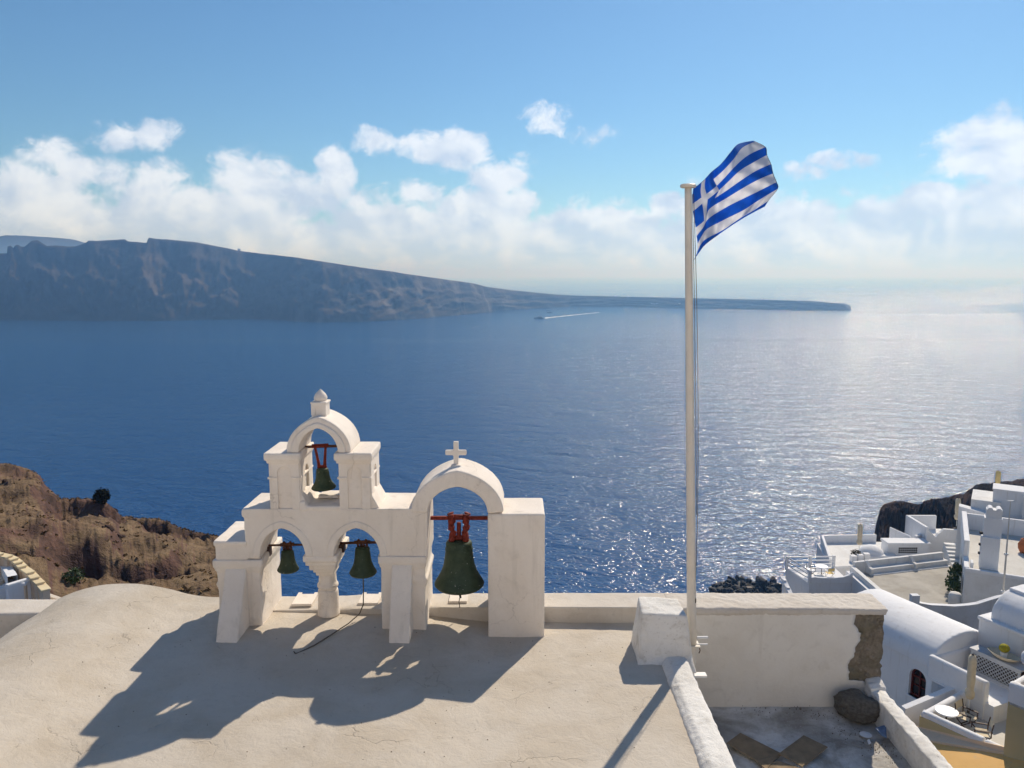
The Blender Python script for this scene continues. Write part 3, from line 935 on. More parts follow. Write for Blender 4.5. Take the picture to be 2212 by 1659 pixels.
# halyard, two lines down to a cleat
hy = []
for k, dx in enumerate((.072, .086)):
    pts_ = []
    for f in np.linspace(.30, .985, 40):
        p = on_mast(f)
        sag = math.sin((f - .30) / .685 * math.pi)
        pts_.append((p.x + dx + .02 * sag * (k + .3) - .03 * f * f + .012, p.y - .02 - .015 * k, p.z))
    hy.append(pts_)
MB().tube(hy[0], .0048, 5).build('halyard', m_rope, mast, world=True)
MB().tube([(hy[1][0][0], hy[1][0][1], mb_.z + .75)] + hy[1], .0048, 5).build('halyard', m_rope, mast, world=True)
MB().lathe([(.004, -.05), (.022, -.03), (.022, .03), (.004, .05)], hy[1][0][0], hy[1][0][1], mb_.z + .72, 8).build('halyard_weight', m_rope, mast, world=True)

FLAG = [[(300, 655), (400, 575), (490, 480), (600, 385), (700, 262), (785, 172), (940, 137)],
        [(290, 740), (390, 660), (490, 575), (620, 460), (735, 335), (830, 212), (968, 145)],
        [(290, 820), (400, 740), (525, 648), (640, 535), (750, 415), (890, 295), (1080, 205)],
        [(297, 900), (410, 805), (545, 700), (665, 590), (800, 462), (945, 372), (1095, 290)],
        [(310, 985), (420, 890), (500, 785), (665, 672), (820, 562), (985, 458), (1140, 388)],
        [(325, 1075), (425, 990), (478, 870), (672, 748), (840, 645), (1005, 555), (1162, 490)],
        [(335, 1165), (405, 1075), (468, 975), (662, 852), (850, 757), (1025, 672), (1200, 583)],
        [(345, 1250), (393, 1160), (455, 1085), (642, 985), (842, 885), (1012, 775), (1212, 655)],
        [(342, 1335), (382, 1255), (442, 1195), (622, 1100), (800, 978), (952, 888), (1112, 785)],
        [(305, 1425), (372, 1330), (438, 1250), (622, 1116), (812, 990), (962, 905), (1072, 848)]]
def catmull(pts, t_):
    n_ = len(pts) - 1
    i = min(int(t_ * n_), n_ - 1)
    f = t_ * n_ - i
    g = lambda k: np.array(pts[max(0, min(n_, k))], float)
    a, b_, c_, d_ = g(i - 1), g(i), g(i + 1), g(i + 2)
    return .5 * ((2 * b_) + (-a + c_) * f + (2 * a - 5 * b_ + 4 * c_ - d_) * f * f + (-a + 3 * b_ - 3 * c_ + d_) * f ** 3)
NU, NVF = 72, 54
rows, uvs = [], []
for j in range(NVF + 1):
    v = j / NVF
    rw = []
    for i in range(NU + 1):
        u = i / NU
        colp = [catmull(FLAG[r_], u) for r_ in range(10)]
        q = catmull(colp, v)
        dep = .16 * math.sin(u * 7.5 - v * 2.6 + .4) * min(1, u * 3) + .07 * math.sin(u * 15 + v * 5) * u + .30 * u + .05 * math.sin(v * 9 + u * 4) * u
        # a sharp fold running down behind the canton
        dep += .11 * math.exp(-((u - .40 - .06 * (v - .5)) / .045) ** 2) - .08 * math.exp(-((u - .33 - .06 * (v - .5)) / .05) ** 2)
        dep += .022 * math.sin(31 * u - 17 * v + 3 * math.sin(5 * v)) * min(1, 4 * u) + .016 * math.sin(47 * u + 23 * v) * u
        dep += .10 * max(0, u - .86) / .14 * math.sin(v * 6.0 + 1)
        rw.append(tuple(at_y(1437.8 + .2001 * q[0], 276.5 + .2001 * q[1], MY + .02 + dep)))
        uvs.append((u, v))
    rows.append(rw)
m_flag, t, b = material('flag_cloth')
uvn = t.new('ShaderNodeUVMap')
sx = t.new('ShaderNodeSeparateXYZ')
t.l.new(uvn.outputs[0], sx.inputs[0])
U, V = sx.outputs[0], sx.outputs[1]
stripe = t.math('MODULO', t.math('FLOOR', t.math('MULTIPLY', V, 9.0)), 2.0)      # 0 blue, 1 white
in_canton = t.math('MULTIPLY', t.math('LESS_THAN', U, 10 / 27), t.math('LESS_THAN', V, 5 / 9))
arm_v = t.math('LESS_THAN', t.math('ABSOLUTE', t.math('SUBTRACT', V, 2.5 / 9)), .5 / 9)
arm_h = t.math('LESS_THAN', t.math('ABSOLUTE', t.math('SUBTRACT', U, 5 / 27)), 1 / 27)
cross = t.math('MAXIMUM', arm_v, arm_h)
white = t.math('ADD', t.math('MULTIPLY', in_canton, cross), t.math('MULTIPLY', t.math('SUBTRACT', 1.0, in_canton), stripe))
edge = t.math('MAXIMUM', t.math('GREATER_THAN', V, .988), t.math('MAXIMUM', t.math('LESS_THAN', V, .010), t.math('GREATER_THAN', U, .988)))
fc = t.mix(white, (0.040, 0.235, 0.72), (0.88, 0.88, 0.90))
fc = t.mix(t.math('MULTIPLY', edge, 0.75), fc, (0.02, 0.025, 0.09))
t.l.new(fc, b.inputs['Base Color'])
b.inputs['Roughness'].default_value = 0.85
b.inputs['Specular IOR Level'].default_value = 0.1
trn = t.new('ShaderNodeBsdfTranslucent')
t.l.new(fc, trn.inputs[0])
mx = t.new('ShaderNodeMixShader')
mx.inputs[0].default_value = 0.60
t.l.new(b.outputs[0], mx.inputs[1])
t.l.new(trn.outputs[0], mx.inputs[2])
t.l.new(mx.outputs[0], m_flag.node_tree.nodes['Material Output'].inputs[0])
flag = MB().grid(rows).build('flag', m_flag, smooth=True)
uvl = flag.data.uv_layers.new(name='UVMap')
for lp in flag.data.loops:
    uvl.data[lp.index].uv = uvs[lp.vertex_index]
so = flag.modifiers.new('cloth_thickness', 'SOLIDIFY')
so.thickness = 0.003
tag(flag, 'blue and white striped flag with white cross canton flying from the mast', 'flag')

# ------------------------------------------------------------------ odds and ends on the sunken terrace
def rock_mesh(seed, n=2, rough=.35):
    bm = bmesh.new()
    bmesh.ops.create_icosphere(bm, subdivisions=n, radius=1.0)
    for v in bm.verts:
        p = v.co.copy()
        k = 1 + rough * vnoise(p * 1.1 + Vector((seed * 3.1, seed, 0)), 3) + .08 * mnoise.noise(p * 4 + Vector((seed, 0, 0)))
        v.co = p * k
    me = bpy.data.meshes.new('rock')
    bm.to_mesh(me)
    bm.free()
    return me
def rock(name, seed, loc, size, mat, rz=0, n=3, rough=.35, smooth=True):
    me = rock_mesh(seed, n, rough)
    me.materials.append(mat)
    if smooth:
        for p in me.polygons: p.use_smooth = True
    o = bpy.data.objects.new(name, me)
    o.location = loc
    o.scale = size
    o.rotation_euler = (0, 0, rz)
    col.objects.link(o)
    return o
tag(rock('boulder', 3, (5.62, 12.15, -1.25), (.36, .25, .24), m_basalt, R(-30), 4, .28), 'dark grey rounded boulder in the corner of the sunken terrace', 'boulder')
def sheet(label, pts_, z, lift=.0, mat=m_card, th=.012, name='cardboard_sheet', cat='cardboard', group='flattened cardboard'):
    mb = MB()
    n_ = len(pts_)
    zz = [z + lift * (.5 + .5 * math.sin(i * 1.7)) for i in range(n_)]
    mb.add([(x, y, q) for (x, y), q in zip(pts_, zz)] + [(x, y, q + th) for (x, y), q in zip(pts_, zz)],
           [tuple(range(n_ - 1, -1, -1)), tuple(range(n_, 2 * n_))] + [(i, (i + 1) % n_, (i + 1) % n_ + n_, i + n_) for i in range(n_)])
    return tag(mb.build(name, mat), label, cat, group)
def c2(x, y): 
    p = at_z(1327 + .4 * x, 1244 + .4 * y, -1.43)
    return (p.x, p.y)
sheet('brown cardboard strip lying along the divider wall', [c2(606, 912), c2(680, 862), c2(790, 912), c2(910, 968), c2(870, 1000), c2(820, 1060), c2(760, 1000), c2(680, 955)], -1.425, .03)
sheet('brown cardboard square in the middle of the terrace floor', [c2(900, 958), c2(1022, 872), c2(1152, 930), c2(1036, 1022), c2(960, 990)], -1.43, .025)
sheet('narrow brown cardboard flap at the lower edge of the square', [c2(880, 975), c2(912, 970), c2(1030, 1026), c2(1015, 1044), c2(950, 1010)], -1.405, .03)
sheet('brown cardboard piece at the near end of the terrace', [c2(800, 1040), c2(880, 1008), c2(1000, 1045), c2(1010, 1110), c2(800, 1130)], -1.425, .02)
tag(MB().lathe([(.085, 0), (.09, .004), (.02, .008), (.016, .002)], *c2(1358, 858), -1.43, 20).build('round_disc', m_tabletop), 'round white disc with a hole lying on the terrace floor', 'disc')
sheet('small white scrap beside the round lid', [c2(1365, 890), c2(1378, 885), c2(1386, 905), c2(1374, 912)], -1.43, .01, m_tabletop, .006, 'paper_scrap', 'scrap', None)
sheet('faded blue broken plastic piece by the side parapet', [c2(1408, 848), c2(1465, 838), c2(1470, 900), c2(1440, 880)], -1.38, .05, m_blue, .01, 'plastic_scrap', 'scrap', None)
rnd = random.Random(11)
m_twig = flat('dead_leaves', (0.15, 0.115, 0.08), 0.95, 0, .1, .4, 30)
mb = MB()
for k in range(150):
    cx_, cy_ = rnd.choice([c2(1250, 850), c2(1440, 930), c2(1000, 720), c2(1120, 760), c2(1480, 980), c2(760, 740)])
    x, y = cx_ + rnd.gauss(0, .16), cy_ + rnd.gauss(0, .10)
    if not (2.7 < x < 5.8 and y < 12.45): continue
    r = rnd.uniform(.004, .013)
    a = rnd.uniform(0, 6.28)
    mb.add([(x + r * math.cos(a + q), y + r * math.sin(a + q), -1.425 + rnd.uniform(0, .02)) for q in (0, 2.2, 4.3)] + [(x, y, -1.40 + rnd.uniform(0, .012))], [(0, 1, 2), (0, 1, 3), (1, 2, 3), (0, 2, 3)])
tag(mb.build('terrace_litter', m_twig), kind='stuff')
mb = MB()
for k in range(150):
    x, y = rnd.uniform(-6, 2.1), rnd.uniform(8.3, 12.3)
    r = rnd.uniform(.004, .013)
    z = roof_z(x, y)
    mb.add([(x - r, y - r * .7, z - .002), (x + r, y - r * .5, z - .002), (x + r * .3, y + r, z - .002), (x, y, z + r * .8)], [(0, 1, 3), (1, 2, 3), (2, 0, 3), (0, 2, 1)])
tag(mb.build('roof_grit', m_twig), kind='stuff')

# ------------------------------------------------------------------ terrain
m_hill, t, b = material('dry_hillside')
pos = t.new('ShaderNodeNewGeometry').outputs['Position']
n1 = t.noise(pos, 0.055, 6.0, 0.65, 0.6)
n2 = t.noise(pos, 0.35, 6.0, 0.68, 0.4)
n3 = t.noise(t.mapping(pos, (1, 1, 1)), 1.6, 4.0, 0.7)
nz = t.new('ShaderNodeSeparateXYZ')
t.l.new(t.new('ShaderNodeNewGeometry').outputs['Normal'], nz.inputs[0])
grass = t.mix(t.maprange(n2, 0.35, 0.65), (0.135, 0.090, 0.056), (0.235, 0.165, 0.103))
grass = t.mix(t.maprange(n3, 0.5, 0.75, 0, .6), grass, (0.07, 0.06, 0.03))
rockc = t.mix(t.maprange(n2, 0.38, 0.6), (0.055, 0.038, 0.033), (0.150, 0.088, 0.068))
steep = t.maprange(t.math('ADD', nz.outputs[2], t.math('MULTIPLY', t.math('SUBTRACT', n2, 0.5), 0.5)), 0.93, 0.78)
rk = t.math('MAXIMUM', steep, t.maprange(n1, 0.55, 0.66), clamp=True)
t.l.new(t.mix(rk, grass, rockc), b.inputs['Base Color'])
b.inputs['Roughness'].default_value = 1.0
b.inputs['Specular IOR Level'].default_value = 0.05
bn = t.new('ShaderNodeBump')
bn.inputs['Strength'].default_value = 1.0
bn.inputs['Distance'].default_value = 0.5
t.l.new(t.math('ADD', n2, t.math('MULTIPLY', n3, 0.4)), bn.inputs['Height'])
t.l.new(bn.outputs[0], b.inputs['Normal'])

m_cliff, t, b = material('dark_lava_cliff')
pos = t.new('ShaderNodeNewGeometry').outputs['Position']
n1 = t.noise(pos, 0.06, 6.0, 0.65, 0.8)
n2 = t.noise(t.mapping(pos, (1, 1, .4)), 0.5, 5.0, 0.65)
c = t.mix(t.maprange(n1, 0.40, 0.64), (0.016, 0.013, 0.013), (0.085, 0.052, 0.040))
c = t.mix(t.maprange(n2, 0.5, 0.7, 0, .6), c, (0.03, 0.027, 0.024))
t.l.new(c, b.inputs['Base Color'])
b.inputs['Roughness'].default_value = 1.0
b.inputs['Specular IOR Level'].default_value = 0.05
bn = t.new('ShaderNodeBump')
bn.inputs['Strength'].default_value = 1.0
bn.inputs['Distance'].default_value = 1.2
t.l.new(t.math('ADD', n1, t.math('MULTIPLY', n2, 0.5)), bn.inputs['Height'])
t.l.new(bn.outputs[0], b.inputs['Normal'])

# the dry hillside on the left, a crest line falling to the right
CREST = [(-420, 900), (-200, 950), (-60, 985), (0, 1000), (22, 1002), (48, 1008), (66, 1014), (88, 1028), (96, 1046), (108, 1056), (130, 1076), (165, 1077), (200, 1077), (225, 1082), (246, 1098), (262, 1114), (300, 1119), (335, 1120), (362, 1126), (384, 1138), (420, 1150), (446, 1154), (470, 1158), (500, 1195), (540, 1245), (590, 1305), (700, 1400), (800, 1470)]
def hill_depth(px): return lerp_table([(-400, 175), (0, 150), (220, 128), (470, 108), (800, 100)], px)
rows = []
NH = 120
hill_pts = []
for xi in list(np.arange(-420, -20, 10.0)) + list(np.arange(-20, 600, 2.5)) + list(np.arange(600, 801, 10.0)):
    cy_ = lerp_table(CREST, xi) + 1.3 * vnoise((xi * .11, 0, 0), 3) + 1.2 * vnoise((xi * .3, 4, 0), 2)
    dc = hill_depth(xi)
    top = at_y(xi, cy_, 1.0)
    dn = math.hypot(top.x, 1.0)
    a = math.atan2(top.x, 1.0)
    tc_ = (CAM_Z - top.z) / dn                 # drop per metre along the sight line of the crest
    zc = CAM_Z - tc_ * dc
    column = []
    for j in range(NH):
        v = j / (NH - 1)
        if v < .8:
            q = v / .8
            d = 34 + (dc - 34) * q
            znear = CAM_Z - 34 * .50
            z = znear + (zc - znear) * (q ** 1.15)
            x, y = math.sin(a) * d, math.cos(a) * d
            env = min(1, (1 - q) * 6) * min(1, q * 5 + .3)
            bump_ = 1.6 * vnoise((x * .035, y * .035, 1.0), 5) + 1.5 * max(0, ridged((x * .03, y * .05, 6.0), 5) - .75) * 1.3
            # hollows eaten into the slope
            hol = max(0, vnoise((x * .05 + 9, y * .06, 3.0), 4) - lerp_table([(100, .26), (330, .10)], xi)) * lerp_table([(100, 7), (330, 12)], xi)
            z += env * (bump_ - hol) + min(1, (1 - q) * 10) * (.34 * ridged((x * .22, y * .22, 2.0), 4, 2.1, .6) - .2)
            z = min(z, CAM_Z - tc_ * d - .05)
        else:
            q = (v - .8) / .2
            d = dc + 4 + 62 * q
            z = zc - 1.5 - (zc - SEA_Z - 2 + 6) * q ** .7
            d += 5 * vnoise((xi * .03, q * 4, 2), 3)
        column.append((math.sin(a) * d, math.cos(a) * d, z))
    rows.append(column)
    hill_pts.append(column)
tag(MB().grid(rows).build('hillside', m_hill, smooth=True), kind='structure')
# scrub and loose rock on it: too many to count
rnd = random.Random(3)
mbr, mbs = MB(), MB()
ni = len(hill_pts)
for k in range(4200):
    i = rnd.randrange(38, ni - 22)
    j = int(rnd.uniform(15, NH * .79))
    p, q2, q3 = hill_pts[i][j], hill_pts[i + 1][j], hill_pts[i][j + 1]
    f, g = rnd.random(), rnd.random()
    c_ = [p[e] + (q2[e] - p[e]) * f + (q3[e] - p[e]) * g for e in range(3)]
    patch = vnoise((c_[0] * .06, c_[1] * .06, 8.0), 3)
    if patch > .2 and rnd.random() < .12:
        r = rnd.uniform(.12, .42) * (1.6 if rnd.random() < .06 else 1)
        vs = []
        for th in (0, 1, 2, 3, 4):
            vs.append((c_[0] + r * math.cos(th * 1.257) * rnd.uniform(.6, 1.2), c_[1] + r * math.sin(th * 1.257) * rnd.uniform(.6, 1.2), c_[2] - .15 * r))
        for th in (0, 1, 2):
            vs.append((c_[0] + .6 * r * math.cos(th * 2.1 + 1), c_[1] + .6 * r * math.sin(th * 2.1 + 1), c_[2] + r * rnd.uniform(.5, .9)))
        mbr.add(vs, [(5, 6, 7), (0, 1, 5), (1, 6, 5), (1, 2, 6), (2, 3, 6), (3, 7, 6), (3, 4, 7), (4, 0, 7), (0, 5, 7)])
    elif patch < .3 and rnd.random() < .2:
        r = rnd.uniform(.08, .22)
        for blade in range(6):
            a = rnd.uniform(0, 6.28)
            ox, oy = rnd.gauss(0, r * .7), rnd.gauss(0, r * .7)
            h_ = r * rnd.uniform(.3, .9)
            mbs.add([(c_[0] + ox - .16 * math.cos(a), c_[1] + oy - .16 * math.sin(a), c_[2] - .05), (c_[0] + ox + .16 * math.cos(a), c_[1] + oy + .16 * math.sin(a), c_[2] - .05), (c_[0] + ox + rnd.gauss(0, .1), c_[1] + oy + rnd.gauss(0, .1), c_[2] + h_)], [(0, 1, 2)])
m_loose = flat('loose_lava', (0.075, 0.05, 0.042), 1.0, 0, .05, .5, .8)
m_scrub = flat('dry_scrub', (0.21, 0.135, 0.065), 1.0, 0, .05, .5, .5)
tag(mbr.build('loose_rocks', m_loose), kind='stuff')
tag(mbs.build('dry_grass', m_scrub), kind='stuff')

def foliage(mb, c_, rx, ry, rz, n_, leaf, seed):
    r_ = random.Random(seed)
    for _ in range(n_):
        while True:
            p = Vector((r_.uniform(-1, 1), r_.uniform(-1, 1), r_.uniform(-1, 1)))
            if p.length < 1: break
        if p.length > .001: p *= (.55 + .45 * r_.random()) / max(p.length, .35) * min(1, p.length + .3)
        k = 1 + .4 * mnoise.noise(p * 2.0 + Vector((seed, 0, 0)))
        q = Vector((c_[0] + p.x * rx * k, c_[1] + p.y * ry * k, c_[2] + p.z * rz * k))
        d1 = Vector((r_.gauss(0, 1), r_.gauss(0, 1), r_.gauss(0, 1))).normalized() * leaf
        d2 = d1.cross(Vector((r_.gauss(0, 1), r_.gauss(0, 1), r_.gauss(0, 1)))).normalized() * leaf * .6
        mb.add([q - d1, q + d2, q + d1, q - d2], [(0, 1, 2, 3)])
    return mb
def bush(label, base, rx, rz, seed, mat, leaf=.12, n_=700):
    g = empty('bush', base)
    tag(g, label, 'bush')
    foliage(MB(), (0, 0, rz * .9), rx, rx, rz, n_, leaf, seed).build('crown', mat, g)
    mb = MB()
    for k in range(5):
        a = k * 1.26
        mb.tube([(0, 0, -.3), (rx * .2 * math.cos(a), rx * .2 * math.sin(a), rz * .5), (rx * .5 * math.cos(a), rx * .5 * math.sin(a), rz * 1.2)], [.07, .05, .02], 5)
    mb.build('stems', m_wood, g)
    return g
m_leaf_dark = flat('dark_dusty_leaves', (0.020, 0.022, 0.012), 0.8, 0, .1, .4, 2.0)
def hill_at(px, py):
    best, bp = 1e9, None
    c, s_ = math.cos(PITCH), math.sin(PITCH)
    for column in hill_pts:
        for p in column[:int(NH * .8)]:
            z = p[2] - CAM_Z
            dd = p[1] * c - z * s_
            e = (1106 + FPX * p[0] / dd - px) ** 2 + (829.5 - FPX * (p[1] * s_ + z * c) / dd - py) ** 2
            if e < 30: e = p[1] * 1e-4        # the nearest ground on that sight line
            if e < best: best, bp = e, p
    return Vector(bp)
bush('dark round bush on the crest of the brown hillside', hill_at(216, 1088), .8, .8, 2, m_leaf_dark, .15, 900)
bush('green bush low on the brown hillside above the vault', hill_at(160, 1256), .6, .46, 5, m_leaf, .07, 600)
bush('small green bush behind the stepped ochre wall', hill_at(118, 1280), .6, .45, 7, m_leaf, .08, 450)

# slope under the village, down to the shore
rows = []
for y in np.arange(13.5, 330, 4.0):
    rw = []
    for x in np.arange(5.0, 210, 4.0):
        along = (x * .45 + y * .89)
        z = lerp_table([(10, -8.2), (33, -14.5), (58, -24), (80, -29), (110, -46), (160, -85), (220, -116), (400, -117)], along - (x - y * .5) * .25)
        z += 1.0 * vnoise((x * .05, y * .05, 2), 4)
        rw.append((x, y, z))
    rows.append(rw)
tag(MB().grid(rows).build('village_slope', m_cliff, smooth=True), kind='structure')

# dark lava headland behind the village
HEAD = [(1870, 1290), (1884, 1195), (1887, 1160), (1893, 1128), (1902, 1095), (1912, 1084.5), (1932, 1079), (1952, 1082), (1969, 1086), (1990, 1084.5), (2002, 1075), (2036, 1071), (2062, 1065), (2082, 1064), (2096, 1052), (2109, 1042), (2136, 1040), (2169, 1034), (2212, 1029), (2300, 1012), (2450, 990), (2700, 960)]
rows = []
for xi in list(np.arange(1870, 1900, 2.0)) + list(np.arange(1900, 2260, 2.0)) + list(np.arange(2260, 2701, 20.0)):
    hy_ = lerp_table(HEAD, xi) + 1.2 * vnoise((xi * .2, 0, 0), 3)
    dc = lerp_table([(1870, 205), (1912, 210), (2000, 225), (2100, 245), (2700, 300)], xi)
    top = at_y(xi, hy_, 1.0)
    dn = math.hypot(top.x, 1.0)
    a = math.atan2(top.x, 1.0)
    tc_ = (CAM_Z - top.z) / dn
    zc = CAM_Z - tc_ * dc
    column = []
    for j in range(96):
        v = j / 95
        if v < .8:
            q = v / .8
            d = 120 + (dc - 120) * q
            zn = min(-80, zc - 30)
            z = zn + (zc - zn) * q ** .9
            x, y = math.sin(a) * d, math.cos(a) * d
            env = min(1, (1 - q) * 5)
            z += env * (5 * vnoise((x * .04, y * .04, 4), 3) + 4.5 * (ridged((x * .05, y * .05, 1.0), 6, 2.1, .6) - .7))
            z += min(1, (1 - q) * 14) * (1.6 * ridged((x * .16, y * .16, 5.0), 4, 2.2, .6) - 1)
            z = min(z, CAM_Z - tc_ * d - .1)
        else:
            q = (v - .8) / .2
            d = dc + 3 + 30 * q
            z = zc - 2 - (zc - SEA_Z + 3) * q ** .75
        column.append((math.sin(a) * d, math.cos(a) * d, z))
    rows.append(column)
tag(MB().grid(rows).build('headland', m_cliff), kind='structure')

# boulders of the breakwater at the water's edge
rnd = random.Random(21)
rmesh = [rock_mesh(50 + k, 2, .4) for k in range(5)]
m_shore = flat('wet_lava', (0.018, 0.018, 0.020), 0.75, 0, .3, .5, .6)
m_shore2 = flat('grey_lava', (0.06, 0.058, 0.055), 0.9, 0, .2, .5, .6)
for k, me in enumerate(rmesh): me.materials.append(m_shore if k < 4 else m_shore2)
SH = [(1538, 1283), (1541, 1262), (1556, 1252), (1600, 1250), (1640, 1257), (1690, 1262), (1735, 1272), (1735, 1300), (1538, 1300)]
def inside(px, py):
    top = lerp_table([(1536, 1285), (1541, 1263), (1556, 1253), (1600, 1251), (1640, 1257), (1680, 1259), (1700, 1264), (1740, 1266)], px)
    return py > top
cnt = 0
while cnt < 150:
    px, py = rnd.uniform(1536, 1740), rnd.uniform(1250, 1300)
    if not inside(px, py): continue
    p = at_z(px, py, SEA_Z)
    s_ = rnd.uniform(.7, 1.7) * (1.5 if rnd.random() < .12 else 1)
    o = bpy.data.objects.new('shore_boulder', rmesh[rnd.choice((0, 1, 2, 3, 0, 1, 2, 3, 4))])
    o.location = (p.x, p.y, SEA_Z + rnd.uniform(-.2, .9) * s_)
    o.scale = (s_ * rnd.uniform(.8, 1.3), s_, s_ * rnd.uniform(.6, 1))
    o.rotation_euler = (rnd.uniform(0, 6), rnd.uniform(0, 6), rnd.uniform(0, 6))
    col.objects.link(o)
    tag(o, 'dark lava boulder of the breakwater at the water edge', 'boulder', 'boulders of the breakwater')
    cnt += 1
rows = []
for py in (1258, 1266, 1275, 1285, 1300, 1320):
    rw = []
    for px in np.arange(1534, 1760, 6):
        p = at_z(px, max(py, lerp_table([(1536, 1287), (1541, 1266), (1556, 1256), (1600, 1254), (1640, 1260), (1700, 1266), (1760, 1268)], px)), SEA_Z)
        rw.append((p.x, p.y, SEA_Z + .3 + .5 * vnoise((p.x * .3, p.y * .3, 0))))
    rows.append(rw)
tag(MB().grid(rows).build('shore_rock', m_shore, smooth=True), kind='structure')
# low ridge of the beach to the right of the boulders and a little jetty
mb = MB()
mb.tube([at_z(px, py, SEA_Z + .8) for px, py in ((1700, 1264), (1716, 1262), (1740, 1262), (1790, 1266))], [1.6, 2.6, 2.8, 3.0], 10)
tag(mb.build('shore_ledge', m_shore, smooth=True), kind='structure')
p = at_z(1618, 1281, SEA_Z)
hut = empty('shore_hut', (p.x, p.y, SEA_Z))
tag(hut, 'tiny tan hut among the breakwater boulders', 'hut')
MB().box(-.8, -.7, 0, .8, .7, 2.2).build('wall', m_peach, hut)
MB().box(-1, -.9, 2.2, 1, .9, 2.4).build('roof', m_wood, hut)

# ------------------------------------------------------------------ boats far out
def boat(label, px, py, length, rz, big, group='boats off the far island'):
    p = at_z(px, py, SEA_Z)
    g = empty('boat', (p.x, p.y, SEA_Z), rz)
    tag(g, label, 'boat', group)
    L, B = length, length * .24
    H = length * .10
    secs = []
    for f, bw, sh in ((-.5, .75, 1.0), (-.3, 1, .95), (0, 1, .95), (.25, .85, 1.1), (.42, .45, 1.35), (.5, .04, 1.55)):
        secs.append([(f * L, -B / 2 * bw, H * sh), (f * L * .97, -B / 2 * bw * .8, -.6), (f * L * .97, B / 2 * bw * .8, -.6), (f * L, B / 2 * bw, H * sh)])
    mb = MB().grid(secs)
    mb.f += [tuple(4 * k + 3 for k in range(5, -1, -1)) + tuple(4 * k for k in range(6)), (0, 1, 2, 3)]
    mb.build('hull', m_hull_d, g)
    MB().box(-.36 * L, -B * .36, H * .9, .22 * L, B * .36, H * 1.9).build('cabin', m_hull_w, g)
    MB().box(-.352 * L, -B * .365, H * 1.25, .225 * L, B * .365, H * 1.6).build('window_band', m_glass, g)
    if big:
        MB().box(-.30 * L, -B * .30, H * 1.9, .12 * L, B * .30, H * 2.7).build('upper_deck', m_hull_w, g)
        MB().box(0, -B * .22, H * 2.7, .08 * L, B * .22, H * 3.2).build('bridge', m_hull_w, g)
    MB().tube([(0, 0, H * 1.9), (0, 0, H * (4.6 if big else 3.6))], .12, 6).build('mast', m_hull_d, g)
    return g
m_hull_d = flat('navy_hull_paint', (0.03, 0.045, 0.07), 0.5)
m_hull_w = flat('white_boat_paint', (0.35, 0.37, 0.40), 0.5)
boat('largest excursion boat off the far island, trailing a white wake', 1163.5, 688.5, 27, R(186), True)
boat('mid-sized boat behind the largest one', 1187, 675, 19, R(2), False)
boat('small boat left of the other two anchored ones', 1183.5, 669.8, 13, R(5), False)
boat('smallest boat nearest the far island shore', 1206, 668, 10, R(20), False)
m_foam = flat('foam', (0.72, 0.74, 0.76), 0.8, 0, .2, .2, .05)
mb = MB()
up_e, lo_e = [], []
for k in range(24):
    f = k / 23
    px = 1177 + 118 * f
    py = 687.0 - 12.2 * f
    hw = (.9 + .25 * math.sin(k * 1.9)) * (1 - .75 * f)
    up_e.append(tuple(at_z(px, py - hw, SEA_Z + .35)))
    lo_e.append(tuple(at_z(px, py + hw, SEA_Z + .35)))
mb.grid([up_e, lo_e])
tag(mb.build('wake', m_foam), kind='stuff')
# buildings by the water of the far island, a few pixels each
rnd = random.Random(4)
for k in range(26):
    if k < 7: px, py, D = rnd.uniform(450, 515), rnd.uniform(676, 684), None
    elif k < 20: px, py, D = rnd.uniform(1360, 1480), rnd.uniform(655, 661.5), None
    else: px, py, D = [1646, 1655, 1725, 1330, 1358, 518][k - 20], [646, 647.5, 649, 639.5, 640.5, 539][k - 20], None
    sp = at_z(px, lerp_table(SHORE, px), SEA_Z)
    dd = math.hypot(sp.x, sp.y) + (25 if k < 20 else 90)
    if k == 25: dd += 230
    a, e = az_el(px, py)
    z = CAM_Z + dd * math.tan(e)
    s_ = rnd.uniform(4, 8)
    o = MB().box(-s_, -3, -6, s_ * rnd.uniform(.3, 1), 3, 2.2).build('far_house', m_white)
    o.location = (math.sin(a) * dd, math.cos(a) * dd, z)
    tag(o, 'tiny white house on the far island', 'house', 'far white houses on the island')

# ------------------------------------------------------------------ village
def frame_empty(name, x, y, z, phi):
    """local +x runs towards the viewer's right, +y away from the viewer, phi in degrees"""
    return empty(name, (x, y, z), R(phi - 90))
def rounded_wall(name, pts_, z0, z1, th, mat, parent, vox=.05, closed=False):
    """a plastered parapet along a local path with a rounded top"""
    mb = MB()
    pp = [Vector((p[0], p[1], 0)) for p in pts_]
    for i in range(len(pp) - 1):
        d = (pp[i + 1] - pp[i]).normalized()
        n_ = Vector((-d.y, d.x, 0)) * th / 2
        a, b_ = pp[i] - d * th / 2, pp[i + 1] + d * th / 2
        za = z1 if not isinstance(z1, (list, tuple)) else z1[i]
        zb = z1 if not isinstance(z1, (list, tuple)) else z1[i + 1]
        secs = []
        for q, zq in ((a, za), (b_, zb)):
            prof = [(-1, z0)] + [(-math.cos(math.pi * k / 8), zq - th * .45 + th * .45 * math.sin(math.pi * k / 8)) for k in range(9)] + [(1, z0)]
            secs.append([(q.x + n_.x * s_, q.y + n_.y * s_, zz) for s_, zz in prof])
        o_ = len(mb.v)
        mb.grid(secs)
        m_ = len(secs[0])
        mb.f += [tuple(o_ + k for k in range(m_ - 1, -1, -1)), tuple(o_ + m_ + k for k in range(m_)), (o_, o_ + m_, o_ + 2 * m_ - 1, o_ + m_ - 1)]
    o = mb.build(name, mat, parent, smooth=True)
    o.data.polygons.foreach_set('use_smooth', [True] * len(o.data.polygons))
    handmade(o, vox, .0, 0, 2)
    return o
